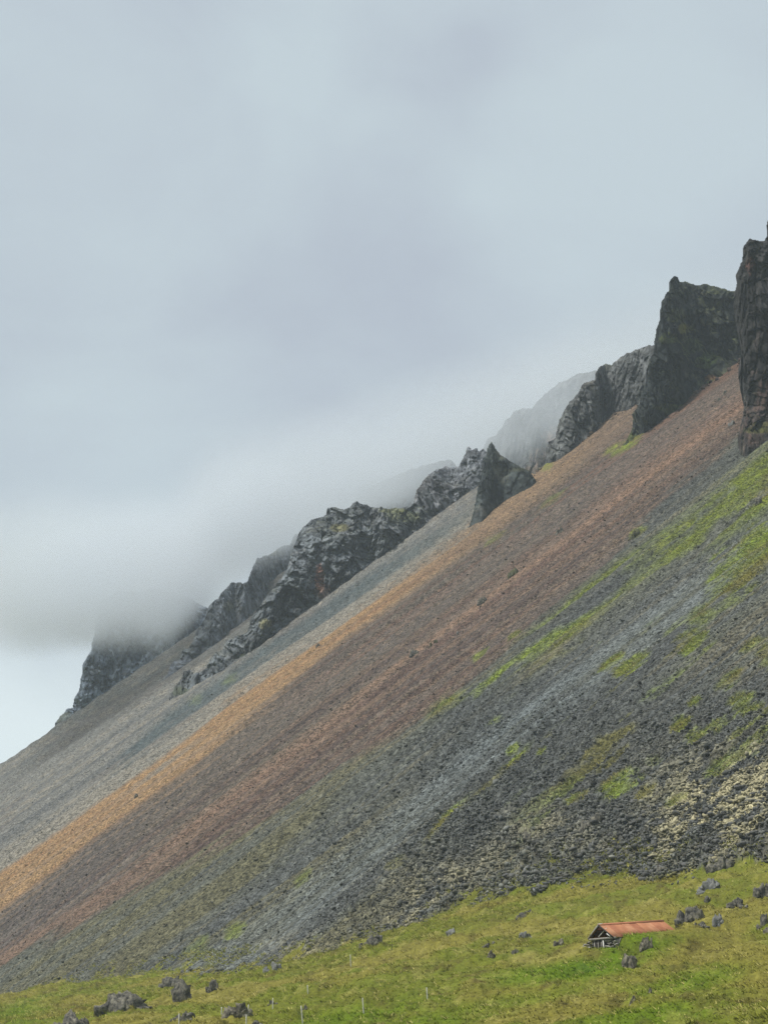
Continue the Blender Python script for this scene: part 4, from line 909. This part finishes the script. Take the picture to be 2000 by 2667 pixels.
# ------------------------------------------------------------------ grass
gv = np.flatnonzero(isg & (px > -30) & (px < 2030) & (py < 2690) & (y > 130) & (np.abs(x / y) < .206))
edge = np.flatnonzero((gmoss > .5) & (px > 1000) & (px < 2030) & (y < 620))
NT = 52000
fringe = np.flatnonzero((~isg) & (dgp > -3.0) & (px > -30) & (px < 2030) & (fbm2(x / 4, y / 6, 3, 161) > .05))
gp = np.concatenate([rng.choice(gv, NT), rng.choice(edge, 9000), rng.choice(fringe, 5000)])
NT = len(gp); NB = 4
clump = fbm2(x[gp] / 2.2, y[gp] / 3.0, 3, 141)
hgt = (.12 + .14 * rng.random(NT) + .20 * sst(clump, .0, .7)) * np.where(np.arange(NT) < 52000, 1, 1.2) * (.7 + y[gp] / 700)
bx = x[gp][:, None] + rng.normal(0, .16, (NT, NB)); by = y[gp][:, None] + rng.normal(0, .16, (NT, NB)); bz = h[gp][:, None] - .05 + 0 * bx
a_ = rng.random((NT, NB)) * 6.283; wv = .045 + .04 * rng.random((NT, NB))
lx = rng.normal(-.5, .7, (NT, NB)) * hgt[:, None]; ly = rng.normal(.5, .6, (NT, NB)) * hgt[:, None]
p0 = np.stack([bx - np.cos(a_) * wv, by - np.sin(a_) * wv, bz], -1); p1 = np.stack([bx + np.cos(a_) * wv, by + np.sin(a_) * wv, bz], -1)
p2 = np.stack([bx + lx, by + ly, bz + hgt[:, None] * rng.uniform(.7, 1.15, (NT, NB))], -1)
GV = np.stack([p0, p1, p2], 2).reshape(-1, 3)
gcol_ = col[gp].copy(); gcol_[-5000:] = lin((120, 122, 46)) * .7
gc = gcol_ * rng.normal(1.15, .2, (NT, 1)).clip(.7, 1.7)
straw = (rng.random(NT) < .16)[:, None]; gc = np.where(straw, gc * .4 + lin((178, 166, 104)) * .6, gc)
GC = np.repeat(np.repeat(gc[:, None, :], NB, 1)[:, :, None, :], 3, 2); GC[:, :, 2] *= 1.12
GC = GC.reshape(-1, 3)
kb = np.arange(len(GV) // 3)[:, None] * 3 + np.arange(3)[None]
link('meadow_grass', mesh_from('meadow_grass', GV, kb, np.clip(GC, .005, .8), False, M_grass), kind='stuff', label='rough yellow green grass covering the meadow')

# ------------------------------------------------------------------ air: haze and the cloud on the ridge
def box_mesh(name, lo, hi):
    v = [(a, b, c) for c in (lo[2], hi[2]) for (a, b) in ((lo[0], lo[1]), (hi[0], lo[1]), (hi[0], hi[1]), (lo[0], hi[1]))]
    return mesh_from(name, v, BOXF)
mh = bpy.data.materials.new('haze_air'); mh.use_nodes = True; t_ = mh.node_tree; t_.nodes.clear()
oo = N(t_, 'ShaderNodeOutputMaterial'); pv = N(t_, 'ShaderNodeVolumePrincipled')
pv.inputs['Color'].default_value = (.74, .86, .98, 1); pv.inputs['Density'].default_value = .00012
pv.inputs['Anisotropy'].default_value = 0.0
t_.links.new(pv.outputs[0], oo.inputs['Volume'])
hz = box_mesh('haze', (-9100, -9100, -11), (9100, 9100, 345)); hz.materials.append(mh); link('haze', hz, kind='stuff')

mc_ = bpy.data.materials.new('cloud_vapour'); mc_.use_nodes = True; t_ = mc_.node_tree; t_.nodes.clear()
oo = N(t_, 'ShaderNodeOutputMaterial'); pv = N(t_, 'ShaderNodeVolumePrincipled')
pv.inputs['Color'].default_value = (.79, .835, .88, 1); pv.inputs['Anisotropy'].default_value = 0.0
tc = N(t_, 'ShaderNodeTexCoord'); sx_ = N(t_, 'ShaderNodeSeparateXYZ'); t_.links.new(tc.outputs['Object'], sx_.inputs[0])
nz = N(t_, 'ShaderNodeTexNoise'); nz.inputs['Scale'].default_value = .0085; nz.inputs['Detail'].default_value = 4; nz.inputs['Roughness'].default_value = .55
t_.links.new(tc.outputs['Object'], nz.inputs['Vector'])
def MR(v, a, b):
    m_ = N(t_, 'ShaderNodeMapRange', interpolation_type='SMOOTHSTEP'); m_.inputs['From Min'].default_value = a; m_.inputs['From Max'].default_value = b; t_.links.new(v, m_.inputs['Value']); return m_.outputs[0]
def MA(op, a, b):
    m_ = N(t_, 'ShaderNodeMath', operation=op)
    for i_, q_ in enumerate((a, b)):
        if isinstance(q_, (int, float)): m_.inputs[i_].default_value = q_
        else: t_.links.new(q_, m_.inputs[i_])
    return m_.outputs[0]
zz_ = MA('ADD', sx_.outputs['Z'], MA('MULTIPLY', MA('SUBTRACT', nz.outputs['Fac'], .5), 44.0))
zz_ = MA('SUBTRACT', zz_, MA('MULTIPLY', MA('MAXIMUM', sx_.outputs['X'], -103.0), .38))
zz_ = MA('ADD', zz_, MA('MULTIPLY', MR(sx_.outputs['X'], -78, -106), 18.0))          # the cloud base rises to the right
zz_ = MA('SUBTRACT', zz_, MA('MULTIPLY', MA('SUBTRACT', sx_.outputs['Y'], 1100.0), .20))
nw = N(t_, 'ShaderNodeTexNoise'); nw.inputs['Scale'].default_value = .021; nw.inputs['Detail'].default_value = 4; nw.inputs['Roughness'].default_value = .6
t_.links.new(tc.outputs['Object'], nw.inputs['Vector'])
zz_ = MA('ADD', zz_, MA('MULTIPLY', MA('SUBTRACT', nw.outputs['Fac'], .5), 26.0))
d_ = MA('MULTIPLY', MR(zz_, 266, 290), MR(sx_.outputs['Y'], 925, 992))
d_ = MA('MULTIPLY', d_, MA('ADD', MA('MULTIPLY', MR(nw.outputs['Fac'], .36, .62), .8), .3))
d_ = MA('MULTIPLY', d_, MA('ADD', MA('MULTIPLY', MR(sx_.outputs['X'], -225, -160), .92), .08))
d_ = MA('MULTIPLY', d_, MR(zz_, 350, 284))
d_ = MA('MULTIPLY', d_, MR(sx_.outputs['X'], 260, 110))
d_ = MA('MULTIPLY', d_, MR(sx_.outputs['Y'], 1290, 1150))
dens_ = N(t_, 'ShaderNodeMapRange', interpolation_type='SMOOTHSTEP'); t_.links.new(sx_.outputs['X'], dens_.inputs['Value'])
dens_.inputs['From Min'].default_value = -110; dens_.inputs['From Max'].default_value = 10; dens_.inputs['To Min'].default_value = .036; dens_.inputs['To Max'].default_value = .016
d_ = MA('MULTIPLY', d_, dens_.outputs[0])
t_.links.new(d_, pv.inputs['Density']); t_.links.new(pv.outputs[0], oo.inputs['Volume'])
cm = box_mesh('cloud', (-520, 920, 100), (280, 1295, 540)); cm.materials.append(mc_)
link('cloud', cm, kind='stuff', label='grey cloud bank hanging over the ridge')
